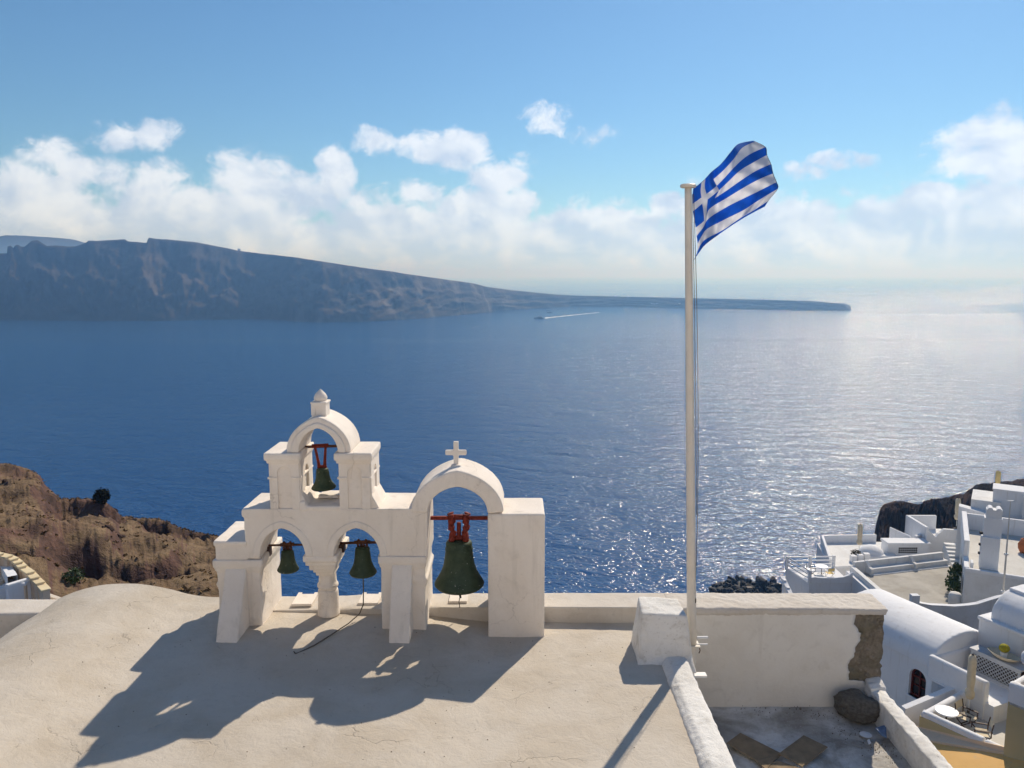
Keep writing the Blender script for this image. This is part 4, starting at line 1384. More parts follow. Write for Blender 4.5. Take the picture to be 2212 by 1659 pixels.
def vault_roof(name, x0, x1, y0, y1, z0, rise, mat, parent, n_=20, over=.04):
    """barrel vault with its axis along local x"""
    prof = []
    cy_, hw = (y0 + y1) / 2, (y1 - y0) / 2 + over
    for k in range(n_ + 1):
        a = math.pi * k / n_
        prof.append((cy_ - hw * math.cos(a), z0 + rise * math.sin(a) ** .85))
    secs = [[(x, y, z) for y, z in prof] for x in np.linspace(x0, x1, 12)]
    mb = MB().grid(secs)
    m_ = n_ + 1
    mb.f += [tuple(range(m_ - 1, -1, -1)), tuple(11 * m_ + k for k in range(m_)), (0, 11 * m_, 12 * m_ - 1, m_ - 1)]
    o = mb.build(name, mat, parent, smooth=True)
    return handmade(o, .06, .015, 0, 2)
def closed_parasol(label, loc, h=2.4, r=.15, mat=None, tilt=0.0, group='closed parasols'):
    g = empty('parasol', loc)
    g.rotation_euler = (0, tilt, 0)
    tag(g, label, 'parasol', group)
    MB().lathe([(.26, 0), (.26, .06), (.05, .09), (.04, .3)], n=16).build('base', m_basalt, g)
    MB().tube([(0, 0, .05), (0, 0, h * .98)], .022, 8).build('pole', m_metalw, g)
    rows = []
    prof = [(.05, .985), (.11, .965), (.14, .90), (.13, .75), (.135, .62), (.115, .50), (.10, .46), (.15, .42), (.155, .37), (.11, .32), (.05, .30)]
    for rr, f in prof:
        rows.append([(rr / .15 * r * (1 + .16 * math.sin(k * 2 * math.pi / 6 * 1)) * math.cos(2 * math.pi * k / 24), rr / .15 * r * (1 + .16 * math.sin(2 * math.pi * k / 4 + f * 3)) * math.sin(2 * math.pi * k / 24), f * h) for k in range(25)])
    MB().grid(rows).build('canopy', mat or m_canvas, g, smooth=True)
    MB().tube([(0, r * .9 * math.sin(k), h * .455) if False else (r * .72 * math.cos(k), r * .72 * math.sin(k), h * .457) for k in np.linspace(0, 6.283, 17)], .012, 5).build('tie_strap', mat or m_canvas, g)
    MB().lathe([(.02, 0), (.035, .02), (.004, .07)], 0, 0, h * .98, 8).build('tip', m_wood, g)
    return g
def director_chair(label, loc, rz, mat_c, mat_w, group='folding canvas chairs', s_=1.0):
    g = empty('folding_chair', loc, rz)
    g.scale = (s_, s_, s_)
    tag(g, label, 'chair', group)
    for y in (-.26, .26):
        MB().tube([(-.27, y, 0), (.25, y, .45)], .02, 6).build('leg', mat_w, g)
        MB().tube([(.27, y, 0), (-.25, y, .45)], .02, 6).build('leg', mat_w, g)
        MB().box(-.28, y - .03, .62, .26, y + .03, .65).build('armrest', mat_w, g)
        MB().tube([(-.25, y, .44), (-.25, y, .63), (-.30, y, .92)], .02, 6).build('back_post', mat_w, g)
        MB().tube([(.23, y, .44), (.23, y, .63)], .018, 6).build('arm_post', mat_w, g)
    MB().grid([[(-.25 + .5 * i / 6, -.26 + .52 * j / 8, .46 - .03 * math.sin(math.pi * j / 8)) for i in range(7)] for j in range(9)]).build('seat', mat_c, g, smooth=True)
    MB().grid([[(-.262 - .04 * k / 4 - .03 * math.sin(math.pi * j / 8), -.27 + .54 * j / 8, .66 + .24 * k / 4) for j in range(9)] for k in range(5)]).build('backrest', mat_c, g, smooth=True)
    return g
def round_table(label, loc, r, mat_t, mat_l, group='round cafe tables'):
    g = empty('round_table', loc)
    tag(g, label, 'table', group)
    MB().lathe([(r * .97, .70), (r, .71), (r, .735), (r * .97, .745)], n=36).build('tabletop', mat_t, g)
    MB().tube([(0, 0, .03), (0, 0, .70)], .03, 8).build('pedestal', mat_l, g)
    for k in range(3):
        a = k * 2.094 + .4
        MB().tube([(0, 0, .12), (.15 * math.cos(a), .15 * math.sin(a), .08), (.32 * math.cos(a), .32 * math.sin(a), .015)], .02, 6).build('foot', mat_l, g)
    return g

# --- vaulted house with the red arched window
hA = frame_empty('vaulted_house', 14.96, 30.3, -11.0, 24.5)
tag(hA, 'white house with long smooth barrel vault and oxblood arched window below the broken wall', 'house')
win_x0, win_x1, win_z0, win_zs, win_r = 1.17, 1.90, .50, 1.30, .365
wx = arch_pts(win_x0, win_x1, win_zs, win_r, 18)
def arch_hole_wall(x0, x1, z0, z1, wxp, zb):
    """outline with a slot from the window down to the base is avoided: two halves"""
    mid = (win_x0 + win_x1) / 2
    right = [q for q in wxp if q[0] >= mid - 1e-6]
    left = [q for q in wxp if q[0] <= mid + 1e-6]
    A = [(mid, z1), (x1, z1), (x1, z0), (mid, z0), (mid, zb), (win_x1, zb)] + right
    B = [(mid, z1)] + left + [(win_x0, zb), (mid, zb), (mid, z0), (x0, z0), (x0, z1)]
    return A, B
A, Bq = arch_hole_wall(-2.4, 2.05, -4, 2.0, wx, win_z0)
MB().prism_y(A, 0, .28).prism_y(Bq, 0, .28).build('wall', m_white, hA)
MB().box(-2.4, .26, -4, 2.05, 3.3, 2.0).build('wall_core', m_white, hA)
vault_roof('vault', -2.5, 2.15, .0, 3.3, 1.98, 1.15, m_white, hA, over=.06)
wn = MB().prism_y([(win_x0 + .02, win_z0 + .02), (win_x1 - .02, win_z0 + .02)] + [(1.535 + (x - 1.535) * .96, z - .01) for x, z in wx], .19, .22).build('window', m_glass, hA)
ring_o = [(win_x0 + .005, win_z0), (win_x1 - .005, win_z0)] + [(x, z) for x, z in wx]
fr = MB()
fr.box(win_x0, .12, win_z0, win_x0 + .06, .19, win_zs).box(win_x1 - .06, .12, win_z0, win_x1, .19, win_zs).box(win_x0 + .06, .12, win_z0, win_x1 - .06, .19, win_z0 + .08).box(win_x0 + .06, .125, win_zs - .04, win_x1 - .06, .185, win_zs + .03).box(1.51, .13, win_z0 + .08, 1.56, .18, win_zs + .3)
inn_ = arch_pts(win_x0 + .06, win_x1 - .06, win_zs, win_r - .06, 18)
fr.prism_y(wx + inn_[::-1], .12, .19)
fr.box(win_x0 + .06, .13, win_z0 + .42, win_x1 - .06, .18, win_z0 + .46)
fr.build('window_frame', m_redwood, wn).location = (0, 0, 0)
MB().box(win_x0 - .06, -.05, win_z0 - .06, win_x1 + .06, .2, win_z0).build('window_sill', m_white, wn)
MB().box(-2.6, -2.6, -1.4, 3.0, 0.0, -.55).build('forecourt', m_peach, hA)
# --- roof terrace house in front of it
hB = frame_empty('terrace_house', 14.96, 30.3, -11.0, 24.5)
tag(hB, 'white house with small roof terrace and grey shuttered door beside the vaulted one', 'house')
MB().box(2.0, -.1, -4, 4.25, 2.35, 1.75).build('wall', m_white, hB)
rounded_wall('parapet', [(2.12, 2.3), (2.12, .02), (4.15, .02)], 1.6, 2.52, .26, m_white, hB)
dr = MB().box(2.25, -.13, .5, 2.82, -.105, 1.60).build('door', m_greywood, hB)
for k in range(2):
    MB().box(2.28 + .27 * k, -.15, .55, 2.52 + .27 * k, -.13, 1.55).build('door_panel', m_greywood, dr)
MB().box(2.19, -.16, 1.60, 2.88, -.1, 1.66).box(2.19, -.16, .5, 2.25, -.1, 1.60).build('door_frame', m_white, dr)
MB().box(4.25, -.05, -4, 4.6, 1.6, 1.75).build('stair_block', m_white, hB)
# lattice screen box and the bowl on it
lb = frame_empty('lattice_box', 0, 0, 0, 24.5)
lbp = Matrix.Rotation(R(24.5 - 90), 4, 'Z') @ Vector((3.45, 1.75, 0))
lb.location = (14.96 + lbp.x, 30.3 + lbp.y, -11.0 + 1.75)
tag(lb, 'pale grey lattice fronted cabinet on the small roof terrace', 'cabinet')
MB().box(-1.0, -.22, .86, 1.0, .3, .93).build('top', m_greywood, lb)
MB().box(-.95, .1, 0, .95, .25, .86).build('back', m_wood, lb)
for x0, x1, z0, z1 in ((-.95, -.87, 0, .86), (.87, .95, 0, .86), (-.87, .87, 0, .12), (-.87, .87, .76, .86)):
    MB().box(x0, -.2, z0, x1, -.14, z1).build('frame_rail', m_greywood, lb)
for k in range(-3, 12):
    for sg in (1, -1):
        x = -.87 + k * .15
        za, zb = .12, .76
        xa, xb = (x, x + .64) if sg > 0 else (x + .64, x)
        # clip to the frame
        def cl(xx, zz, x2, z2):
            if xx < -.87:
                f = (-.87 - xx) / (x2 - xx)
                return -.87, zz + (z2 - zz) * f
            if xx > .87:
                f = (.87 - xx) / (x2 - xx)
                return .87, zz + (z2 - zz) * f
            return xx, zz
        if max(xa, xb) <= -.86 or min(xa, xb) >= .86: continue
        pa = cl(xa, za, xb, zb)
        pb = cl(xb, zb, xa, za)
        MB().tube([(pa[0], -.17 + .012 * sg, pa[1]), (pb[0], -.17 + .012 * sg, pb[1])], .021, 4).build('lattice_slat', m_greywood, lb)
bw = empty('oval_bowl', Vector(lb.location) + Matrix.Rotation(R(24.5 - 90), 3, 'Z') @ Vector((.15, .05, .93)), R(24.5 - 90))
tag(bw, 'shallow cream oval bowl on the lattice cabinet', 'bowl')
MB().lathe([(.25, 0), (.42, .10), (.52, .20), (.50, .21), (.40, .12), (.02, .05)], n=28, sx=1.15, sy=.6).build('bowl_body', m_canvas, bw, smooth=True)
ct = empty('round_cactus', Vector(bw.location) + Vector((0, 0, .06)))
tag(ct, 'round yellow cactus in a white pot standing in the oval bowl', 'cactus')
MB().lathe([(.10, 0), (.13, .22), (.12, .22)], n=16).build('pot', m_tabletop, ct)
rows = []
for j in range(13):
    f = math.pi * j / 12
    rows.append([(.17 * math.sin(f) * (1 + .07 * math.cos(k * 2 * math.pi / 4)) * math.cos(2 * math.pi * k / 48), .17 * math.sin(f) * (1 + .07 * math.cos(k * 2 * math.pi / 4)) * math.sin(2 * math.pi * k / 48), .36 - .16 * math.cos(f)) for k in range(49)])
MB().grid(rows).build('cactus_ball', flat('yellow_green_cactus', (0.36, 0.32, 0.03), .8, 0, .2, .3, 20), ct, smooth=True)
# --- tall white block behind
hC = frame_empty('white_block_house', 14.96, 30.3, -11.0, 24.5)
tag(hC, 'tall plain white house with shiny low vault at the right edge behind the terrace', 'house')
MB().box(2.15, 2.42, -4, 9, 6, 3.52).build('wall', m_white, hC)
bevel(MB().box(2.1, 2.35, 3.52, 9, 6.1, 3.66).build('coping', m_white, hC), .04, 3)
vault_roof('vault', 2.45, 9, 2.65, 5.7, 3.64, 1.1, m_white, hC)
bevel(MB().box(2.5, 3.5, 4.56, 9, 3.85, 4.74).build('ridge_band', m_white, hC), .03, 2)
# --- ochre terrace
hE = frame_empty('ochre_terrace', 14.17, 25.83, -9.9, 33.7)
hE.scale = (.933, .933, .933)
tag(hE, 'ochre walled cafe terrace with rounded white parapets at lower right', 'terrace')
MB().box(0, 0, -3, 6.5, 3.2, -.01).build('base_wall', m_ochre, hE)
MB().box(.1, .1, -.02, 6.4, 4.6, 0.0).build('floor', m_pale_roof, hE)
MB().box(.9, 3.2, -3, 6.5, 4.6, -.02).build('base_wall', m_white, hE)
rounded_wall('parapet', [(.12, .12), (2.05, .12)], -.2, .72, .27, m_white, hE)
rounded_wall('parapet', [(2.35, .12), (2.95, .12)], -.2, .70, .27, m_white, hE)
MB().box(2.1, .02, -.2, 2.3, .22, .45).build('parapet_gap_block', m_ochre, hE)
MB().box(-.045, -.05, -.3, 3.0, .03, .50).build('parapet_face', m_ochre, hE)
rounded_wall('parapet', [(.12, .12), (.12, 2.75)], -.2, [.72, .72], .30, m_white, hE)
# stair wall on its far side
sw = empty('stair_wall', (14.75, 28.16, -13.5))
tag(sw, 'sloping grey stair wall with thin white coping beside the ochre terrace', 'wall')
s1, s2 = at_z(1880.2 + .16665 * 430, 1382.5 + .16665 * 890, -9.85), at_z(1880.2 + .16665 * 1090, 1382.5 + .16665 * 615, -9.3)
dv = (s2 - s1)
nv_ = Vector((-dv.y, dv.x, 0)).normalized() * .09
s1b, s2b = Vector((s1.x, s1.y, -14)), Vector((s2.x, s2.y, -14))
MB().hexa([s1b - nv_, s2b - nv_, s2b + nv_, s1b + nv_], [s1 - nv_, s2 - nv_, s2 + nv_, s1 + nv_]).build('wall', m_white, sw, world=True)
up3 = Vector((0, 0, .05))
MB().hexa([s1 - nv_ * 1.3, s2 - nv_ * 1.3, s2 + nv_ * 1.3, s1 + nv_ * 1.3], [s1 - nv_ * 1.3 + up3, s2 - nv_ * 1.3 + up3, s2 + nv_ * 1.3 + up3, s1 + nv_ * 1.3 + up3]).build('coping', m_white, sw, world=True)
# --- ochre house at the edge
hD = frame_empty('ochre_house', 14.17, 25.83, -9.9, 33.7)
hD.scale = (.933, .933, .933)
tag(hD, 'ochre house with bulging white roof edge cut by the right frame', 'house')
MB().box(2.92, -.15, -3, 8, 3.0, 2.5).build('wall', m_ochre, hD)
rounded_wall('parapet', [(3.02, 2.9), (3.02, -.02), (8, -.02)], 2.35, 3.2, .26, m_white, hD)
MB().box(3.5, .55, 2.5, 8, 3.0, 3.85).build('upper_wall', m_peach, hD)
o = MB().box(3.05, .0, 3.8, 8, 3.4, 4.35).build('roof_slab', m_white, hD)
bevel(o, .22, 5)
# --- orange roof in the corner
hF = empty('orange_roof_house', (15.0, 23.5, -13.0))
tag(hF, 'orange plastered sloping roof with peach kerb in the bottom right corner', 'house')
def c4(x, y): return 1880.2 + .16665 * x, 1382.5 + .16665 * y
def on_front(px, py):
    """where a sight line meets the ochre terrace's front wall"""
    x, y, w_ = ray(px, py)
    bx, by = math.cos(R(33.7)), math.sin(R(33.7))
    t_ = ((14.17 * bx + 25.83 * by) - .05) / (x * bx + y * by)
    return Vector((x * t_, y * t_, CAM_Z + w_ * t_))
k1, k2 = on_front(*c4(640, 1150)), on_front(*c4(1720, 1410))
dk = k2 - k1
k1e, k2e = k1 - dk * .25, k2 + dk * 1.2
q1, q2 = at_z(*c4(790, 1330), k1.z - .08), at_z(*c4(1991, 1530), k2.z - .02)
dq = q2 - q1
q1e, q2e = q1 - dq * .5, q2 + dq * .8
f1, f2 = at_z(*c4(1000, 1900), q1.z - .15), at_z(*c4(2300, 1900), q2.z - .1)
df = f2 - f1
f1e, f2e = f1 - df * .6, f2 + df * .8
dn3 = Vector((0, 0, -3.5))
MB().hexa([f1e + dn3, f2e + dn3, q2e + dn3, q1e + dn3], [f1e, f2e, q2e, q1e]).build('roof', m_orange, hF, world=True)
lift_ = Vector((0, 0, .07))
MB().hexa([q1e + dn3, q2e + dn3, k2e + dn3, k1e + dn3], [q1e + lift_, q2e + lift_, k2e + lift_, k1e + lift_]).build('kerb', m_peach, hF, world=True)
# furniture on the ochre terrace
def onE(x, y, z=0.0):
    v = Matrix.Rotation(R(33.7 - 90), 3, 'Z') @ Vector((x, y, z))
    return Vector((14.17, 25.83, -9.9)) + v * .933
round_table('round white cafe table by the ochre terrace parapet', at_z(1880.2 + .16665 * 990, 1382.5 + .16665 * 932, -9.2) - Vector((0, 0, .70)), .37, m_tabletop, m_iron)
director_chair('dark wood chair with cream canvas back behind the round white table', onE(.95, 1.35), R(-55), m_canvas, m_wood)
director_chair('dark wood chair with cream canvas seen side-on right of the white table', onE(1.75, .75), R(160), m_canvas, m_wood)
closed_parasol('closed beige parasol standing on the ochre terrace', at_z(1880.2 + .16665 * 1262, 1382.5 + .16665 * 1010, -9.9), 2.4, .155, m_canvas)
lg = empty('wooden_lounger', onE(2.95, 3.1), R(-66))
tag(lg, 'dark wooden lounger frame in the shade by the tall white house', 'lounger')
for y in (-.3, .3):
    MB().tube([(-.9, y, .35), (.7, y, .35)], .025, 6).build('side_rail', m_wood, lg)
    MB().tube([(-.75, y, 0), (-.35, y, .62)], .025, 6).build('leg', m_wood, lg)
    MB().tube([(.55, y, 0), (.35, y, .62)], .025, 6).build('leg', m_wood, lg)
    MB().tube([(-.45, y, .62), (.45, y, .60)], .025, 6).build('armrest', m_wood, lg)
for k in range(7):
    MB().box(-.8 + .22 * k, -.3, .35, -.72 + .22 * k, .3, .375).build('slat', m_wood, lg)

# --- the lower row: grey flat roof with built-in bench
hM = empty('flat_roof_house', (34, 64, -26))
tag(hM, 'house with grey cement flat roof and long whitewashed built-in bench', 'house')
MB().prism_z([(29.9, 60.0), (36.5, 60.0), (40.2, 69.3), (29.9, 66.7)], -30, -20.25).build('wall', m_white, hM, world=True)
MB().prism_z([(30.0, 60.1), (36.4, 60.1), (40.1, 69.2), (30.0, 66.6)], -20.25, -20.2).build('roof', m_grey_roof, hM, world=True)
def wall_seg(name, p, q, z0, z1, th, mat, parent, zq=None):
    p, q = Vector(p + (0,)), Vector(q + (0,))
    n_ = Vector((-(q - p).y, (q - p).x, 0)).normalized() * th / 2
    zq = z1 if zq is None else zq
    o = MB().hexa([(p - n_) + Vector((0, 0, z0)), (q - n_) + Vector((0, 0, z0)), (q + n_) + Vector((0, 0, z0)), (p + n_) + Vector((0, 0, z0))],
                  [(p - n_) + Vector((0, 0, z1)), (q - n_) + Vector((0, 0, zq)), (q + n_) + Vector((0, 0, zq)), (p + n_) + Vector((0, 0, z1))]).build(name, mat, parent, world=True)
    bevel(o, .05, 2)
    return o
wall_seg('parapet', (29.75, 60.0), (29.75, 67.0), -24, -19.55, .42, m_offwhite, hM)
wall_seg('parapet', (29.35, 60.0), (29.35, 67.0), -24, -19.95, .36, m_white, hM)
B0, B1 = Vector((29.9, 67.15)), Vector((39.0, 69.65))
bd = (B1 - B0).normalized()
bnm = Vector((bd.y, -bd.x))
bench = wall_seg('bench_back', tuple(B0), tuple(B1), -24, -19.2, .34, m_offwhite, hM)
bf0, bf1 = B0 + bd * 1.2 + bnm * .45, B1 + bnm * .45
wall_seg('bench_seat', tuple(bf0), tuple(bf1), -20.3, -19.72, .62, m_offwhite, hM)
wall_seg('bench_kerb', tuple(bf0 + bnm * .5), tuple(bf1 + bnm * .5), -20.3, -20.12, .35, m_offwhite, hM)
for f, hh in ((.13, .0), (.62, .0)):
    c_ = B0 + (B1 - B0) * f
    prof = [(0, -19.15), (.15, -19.15), (.35, -19.35), (.6, -19.6), (.95, -19.66), (.95, -20.2), (0, -20.2)]
    mb = MB().prism_y([(d_, z) for d_, z in prof], -.14, .14)
    mb.move(lambda p: Vector((c_.x + bnm.x * p.x + bd.x * p.y, c_.y + bnm.y * p.x + bd.y * p.y, p.z)))
    mb.build('bench_arm', m_offwhite, hM, world=True)
for k in range(6):
    c_ = Vector((39.55, 69.1)) + Vector((.17, .58)) * k
    wall_seg('step', (c_.x, c_.y), (c_.x + 2.0, c_.y - .45), -24, -20.2 + .17 * (k + 1), .58, m_offwhite, hM)
# --- corner terrace with the white rail
hR = empty('rail_terrace_house', (27, 67, -26))
tag(hR, 'white house corner with slatted white railing at the left end of the lower row', 'house')
base = [(24.7, 69.2), (25.5, 65.6), (29.15, 65.6), (29.15, 69.4)]
MB().prism_z(base, -32, -20.55).build('wall', m_white, hR, world=True)
MB().prism_z([(24.75, 69.15), (25.55, 65.7), (29.1, 65.7), (29.1, 69.35)], -20.55, -20.5).build('floor', m_white, hR, world=True)
pw = [(25.6, -20.55), (29.2, -20.55), (29.2, -19.55), (28.9, -19.8), (28.4, -19.98), (27.6, -20.05), (26.6, -20.05), (26.0, -19.98), (25.6, -20.02)]
bevel(MB().prism_y(pw, 65.55, 65.8).build('parapet', m_white, hR, world=True), .04, 2)
for p in ((24.75, 69.1), (26.9, 69.2), (29.05, 69.3), (25.55, 65.7)):
    MB().box(p[0] - .11, p[1] - .11, -20.6, p[0] + .11, p[1] + .11, -19.4).build('rail_post', m_white, hR, world=True)
for a, b_ in (((24.75, 69.1), (26.9, 69.2)), ((26.9, 69.2), (29.05, 69.3)), ((25.55, 65.7), (24.75, 69.1))):
    for z in (-19.5, -19.85, -20.2):
        MB().hexa([(a[0], a[1] - .05, z - .05), (b_[0], b_[1] - .05, z - .05), (b_[0], b_[1] + .05, z - .05), (a[0], a[1] + .05, z - .05)],
                  [(a[0], a[1] - .05, z + .05), (b_[0], b_[1] - .05, z + .05), (b_[0], b_[1] + .05, z + .05), (a[0], a[1] + .05, z + .05)]).build('rail', m_white, hR, world=True)
round_table('small white table on the railed corner terrace', Vector((27.3, 67.6, -20.5)), .55, m_tabletop, m_iron)
director_chair('yellow canvas chair on the railed corner terrace', Vector((27.6, 66.6, -20.5)), R(95), m_canvas_y, m_metalw, s_=1.15)
director_chair('white framed chair left of the table on the railed terrace', Vector((26.3, 67.4, -20.5)), R(10), m_tabletop, m_iron, s_=1.1)
# stairs down by the sea side, seen past the thick wall
sg_ = empty('outdoor_stair', (21.6, 66, -24))
tag(sg_, 'white outdoor stair with openwork rail left of the railed house', 'stair')
for k in range(7):
    MB().box(21.6, 64.5 + k * .5, -27, 23.4, 65.0 + k * .5, -23.6 + .18 * k).build('step', m_offwhite, sg_, world=True)
for k in range(3):
    MB().box(23.6, 64.6 + k * .9, -23.4, 23.85, 65.0 + k * .9, -21.2 + .3 * k).build('rail_post', m_white, sg_, world=True)
MB().hexa([(23.55, 64.5, -21.5), (23.9, 64.5, -21.5), (23.9, 67.2, -20.7), (23.55, 67.2, -20.7)], [(23.55, 64.5, -21.3), (23.9, 64.5, -21.3), (23.9, 67.2, -20.5), (23.55, 67.2, -20.5)]).build('handrail', m_white, sg_, world=True)
MB().box(20.2, 64.8, -27, 21.3, 66.5, -22.2).build('side_wall', m_offwhite, sg_, world=True)
# --- terrace beyond the bench with the oven and lattice box
hT = empty('seaward_terrace', (34, 73, -26))
tag(hT, 'whitewashed terrace behind the long bench with small dome and low walls', 'terrace')
MB().prism_z([(29.2, 70.2), (40, 71.5), (40, 77.5), (30.5, 77.0)], -32, -20.9).build('wall', m_white, hT, world=True)
MB().prism_z([(29.3, 70.3), (39.9, 71.6), (39.9, 77.4), (30.6, 76.9)], -20.9, -20.85).build('floor', m_offwhite, hT, world=True)
wall_seg('parapet', (29.2, 70.4), (31.0, 77.0), -21, -20.1, .25, m_white, hT)
wall_seg('parapet', (31.0, 77.0), (36.5, 77.3), -21, -20.1, .25, m_white, hT)
o = MB().lathe([(1.25, 0), (1.2, .35), (.95, .75), (.5, 1.02), (.02, 1.1)], 34.2, 73.2, -20.9, 24).box(32.5, 71.8, -20.9, 36.2, 72.9, -20.45).build('dome', m_white, hT, smooth=True, world=True)
for k in range(3):
    MB().box(31.6 + .6 * k, 71.4, -20.9, 32.1 + .6 * k, 71.9, -20.25 + .1 * k).build('pillar', m_white, hT, world=True)
MB().box(35.7, 73.0, -20.9, 39.6, 74.4, -19.75).build('store_wall', m_white, hT, world=True)
bevel(MB().box(35.6, 72.9, -19.75, 39.7, 74.5, -19.5).build('store_roof', m_white, hT, world=True), .05, 2)
for ix in range(9):
    for iz in range(3):
        MB().box(36.7 + .2 * ix, 72.96, -20.5 + .2 * iz, 36.84 + .2 * ix, 73.0, -20.36 + .2 * iz).build('vent_hole', m_iron, hT, world=True)
wall_seg('low_wall', (37.2, 76.0), (38.6, 74.6), -21, -18.9, .2, m_white, hT, -19.4)
wall_seg('low_wall', (39.0, 74.5), (40.4, 75.6), -21, -19.3, .3, m_white, hT)
closed_parasol('closed cream parasol at the sea end of the lower row', at_y(1855, 1196, 72.0), 2.9, .27, m_canvas)
bush('small dark pot shrub under the sea end parasol', at_y(1849, 1206, 72.2), .5, .45, 31, m_leaf_dark, .08, 260)
# --- stepped wall house
hS = empty('stepped_wall_house', (41, 75, -26))
tag(hS, 'white stepped wall house between the bench stairs and dark headland', 'house')
s0 = at_y(2002, 1140, 74.0)
sst = at_y(2064, 1136, 75.5)
MB().prism_y([(s0.x, -26), (sst.x + .2, -26), (sst.x + .2, sst.z), (s0.x + 1.7, sst.z + .15), (s0.x + 1.35, sst.z - .2), (s0.x + 1.15, s0.z - .6), (s0.x + .9, s0.z - .95), (s0.x, s0.z)], 74.0, 74.3).build('front_wall', m_white, hS, world=True)
wall_seg('side_wall', (s0.x + .15, 74.2), (s0.x + .15, 78), -26, s0.z, .3, m_white, hS)
wall_seg('back_wall', (s0.x, 78), (s0.x + 3, 78), -26, s0.z, .3, m_white, hS)
MB().box(s0.x + .2, 74.3, -26, sst.x, 78, s0.z - 1.4).build('core', m_offwhite, hS, world=True)
closed_parasol('tall closed white parasol beside the stepped wall', at_y(2066, 1134, 75.0) - Vector((0, 0, .4)), 3.1, .27, m_canvas)
# --- main building with chimney
U4, V4 = Vector((.872, -.489, 0)), Vector((.47, .883, 0))
C4_ = Vector((34.6, 58.5, 0))
def m4(u, v, z=0.0):
    p = C4_ + U4 * u + V4 * v
    return Vector((p.x, p.y, z))
hN = empty('chimney_house', (C4_.x, C4_.y, -24))
tag(hN, 'large white house with pale flat roof and tall stepped chimney at the right edge', 'house')
MB().hexa([m4(0, 0, -28), m4(10, 0, -28), m4(10, 12, -28), m4(0, 12, -28)], [m4(0, 0, -16.75), m4(10, 0, -16.75), m4(10, 12, -16.75), m4(0, 12, -16.75)]).build('wall', m_offwhite, hN, world=True)
MB().hexa([m4(.2, .2, -16.75), m4(9.9, .2, -16.75), m4(9.9, 11.9, -16.75), m4(.2, 11.9, -16.75)], [m4(.2, .2, -16.7), m4(9.9, .2, -16.7), m4(9.9, 11.9, -16.7), m4(.2, 11.9, -16.7)]).build('roof', m_pale_roof, hN, world=True)
def m4wall(name, u0, v0, u1, v1, z0, z1, th=.35, zq=None, mat=m_white):
    a, b_ = m4(u0, v0), m4(u1, v1)
    return wall_seg(name, (a.x, a.y), (b_.x, b_.y), z0, z1, th, mat, hN, zq)
m4wall('parapet', 0.1, 3.0, 0.1, 12, -17, -15.2, .4)
m4wall('parapet', 0.0, .15, 10, .15, -17, -16.5, .3)
m4wall('parapet', .1, .2, .1, 3.0, -17, -16.45, .35)
m4wall('parapet', .1, 11.8, 5.0, 11.8, -17, -15.3, .3)
def tower_box(name, u, v, su, sv, z0, z1, mat=m_white):
    o = MB().hexa([m4(u, v, z0), m4(u + su, v, z0), m4(u + su, v + sv, z0), m4(u, v + sv, z0)], [m4(u, v, z1), m4(u + su, v, z1), m4(u + su, v + sv, z1), m4(u, v + sv, z1)]).build(name, mat, hN, world=True)
    return bevel(o, .04, 2)
ch = tower_box('chimney', .95, 1.2, 1.25, 1.1, -16.8, -14.2)
def sub(mb, name, mat):
    o = mb.build(name, mat, ch)
    o.location = (0, 0, 0)
    return o
for (u, v, su, sv, z0, z1) in ((1.05, 1.45, 1.2, .9, -14.25, -12.75), (1.15, 1.5, 1.05, .8, -12.8, -12.1)):
    sub(MB().hexa([m4(u, v, z0), m4(u + su, v, z0), m4(u + su, v + sv, z0), m4(u, v + sv, z0)], [m4(u, v, z1), m4(u + su, v, z1), m4(u + su, v + sv, z1), m4(u, v + sv, z1)]), 'chimney_stage', m_white)
for u in (1.4, 1.98):
    sub(MB().tube([m4(u, 1.4, -12.1), m4(u, 2.3, -12.1)], .19, 14), 'chimney_cowl', m_white)
for z in (-14.0, -14.9, -15.6):
    c_ = m4(.93, 1.5, z)
    sub(MB().box(c_.x - .09, c_.y - .09, z - .09, c_.x + .09, c_.y + .09, z + .09), 'flue_hole', m_iron)
m4wall('chimney_hearth', .45, .6, .45, 1.5, -16.8, -16.2, .2)
def win_on_left(v0, v1, z0, z1):
    a, b_ = m4(-.02, v0), m4(-.02, v1)
    o = MB().hexa([m4(-.04, v0, z0), m4(.05, v0, z0), m4(.05, v1, z0), m4(-.04, v1, z0)], [m4(-.04, v0, z1), m4(.05, v0, z1), m4(.05, v1, z1), m4(-.04, v1, z1)]).build('window', m_greywood, hN, world=True)
    q = MB().hexa([m4(-.06, v0 + .12, z0 + .1), m4(.0, v0 + .12, z0 + .1), m4(.0, v1 - .12, z0 + .1), m4(-.06, v1 - .12, z0 + .1)], [m4(-.06, v0 + .12, z1 - .1), m4(.0, v0 + .12, z1 - .1), m4(.0, v1 - .12, z1 - .1), m4(-.06, v1 - .12, z1 - .1)]).build('pane', m_glass, o)
    q.location = (0, 0, 0)
win_on_left(1.0, 1.9, -19.1, -17.7)
win_on_left(3.6, 4.7, -19.6, -17.6)
win_on_left(6.2, 7.2, -19.6, -17.8)
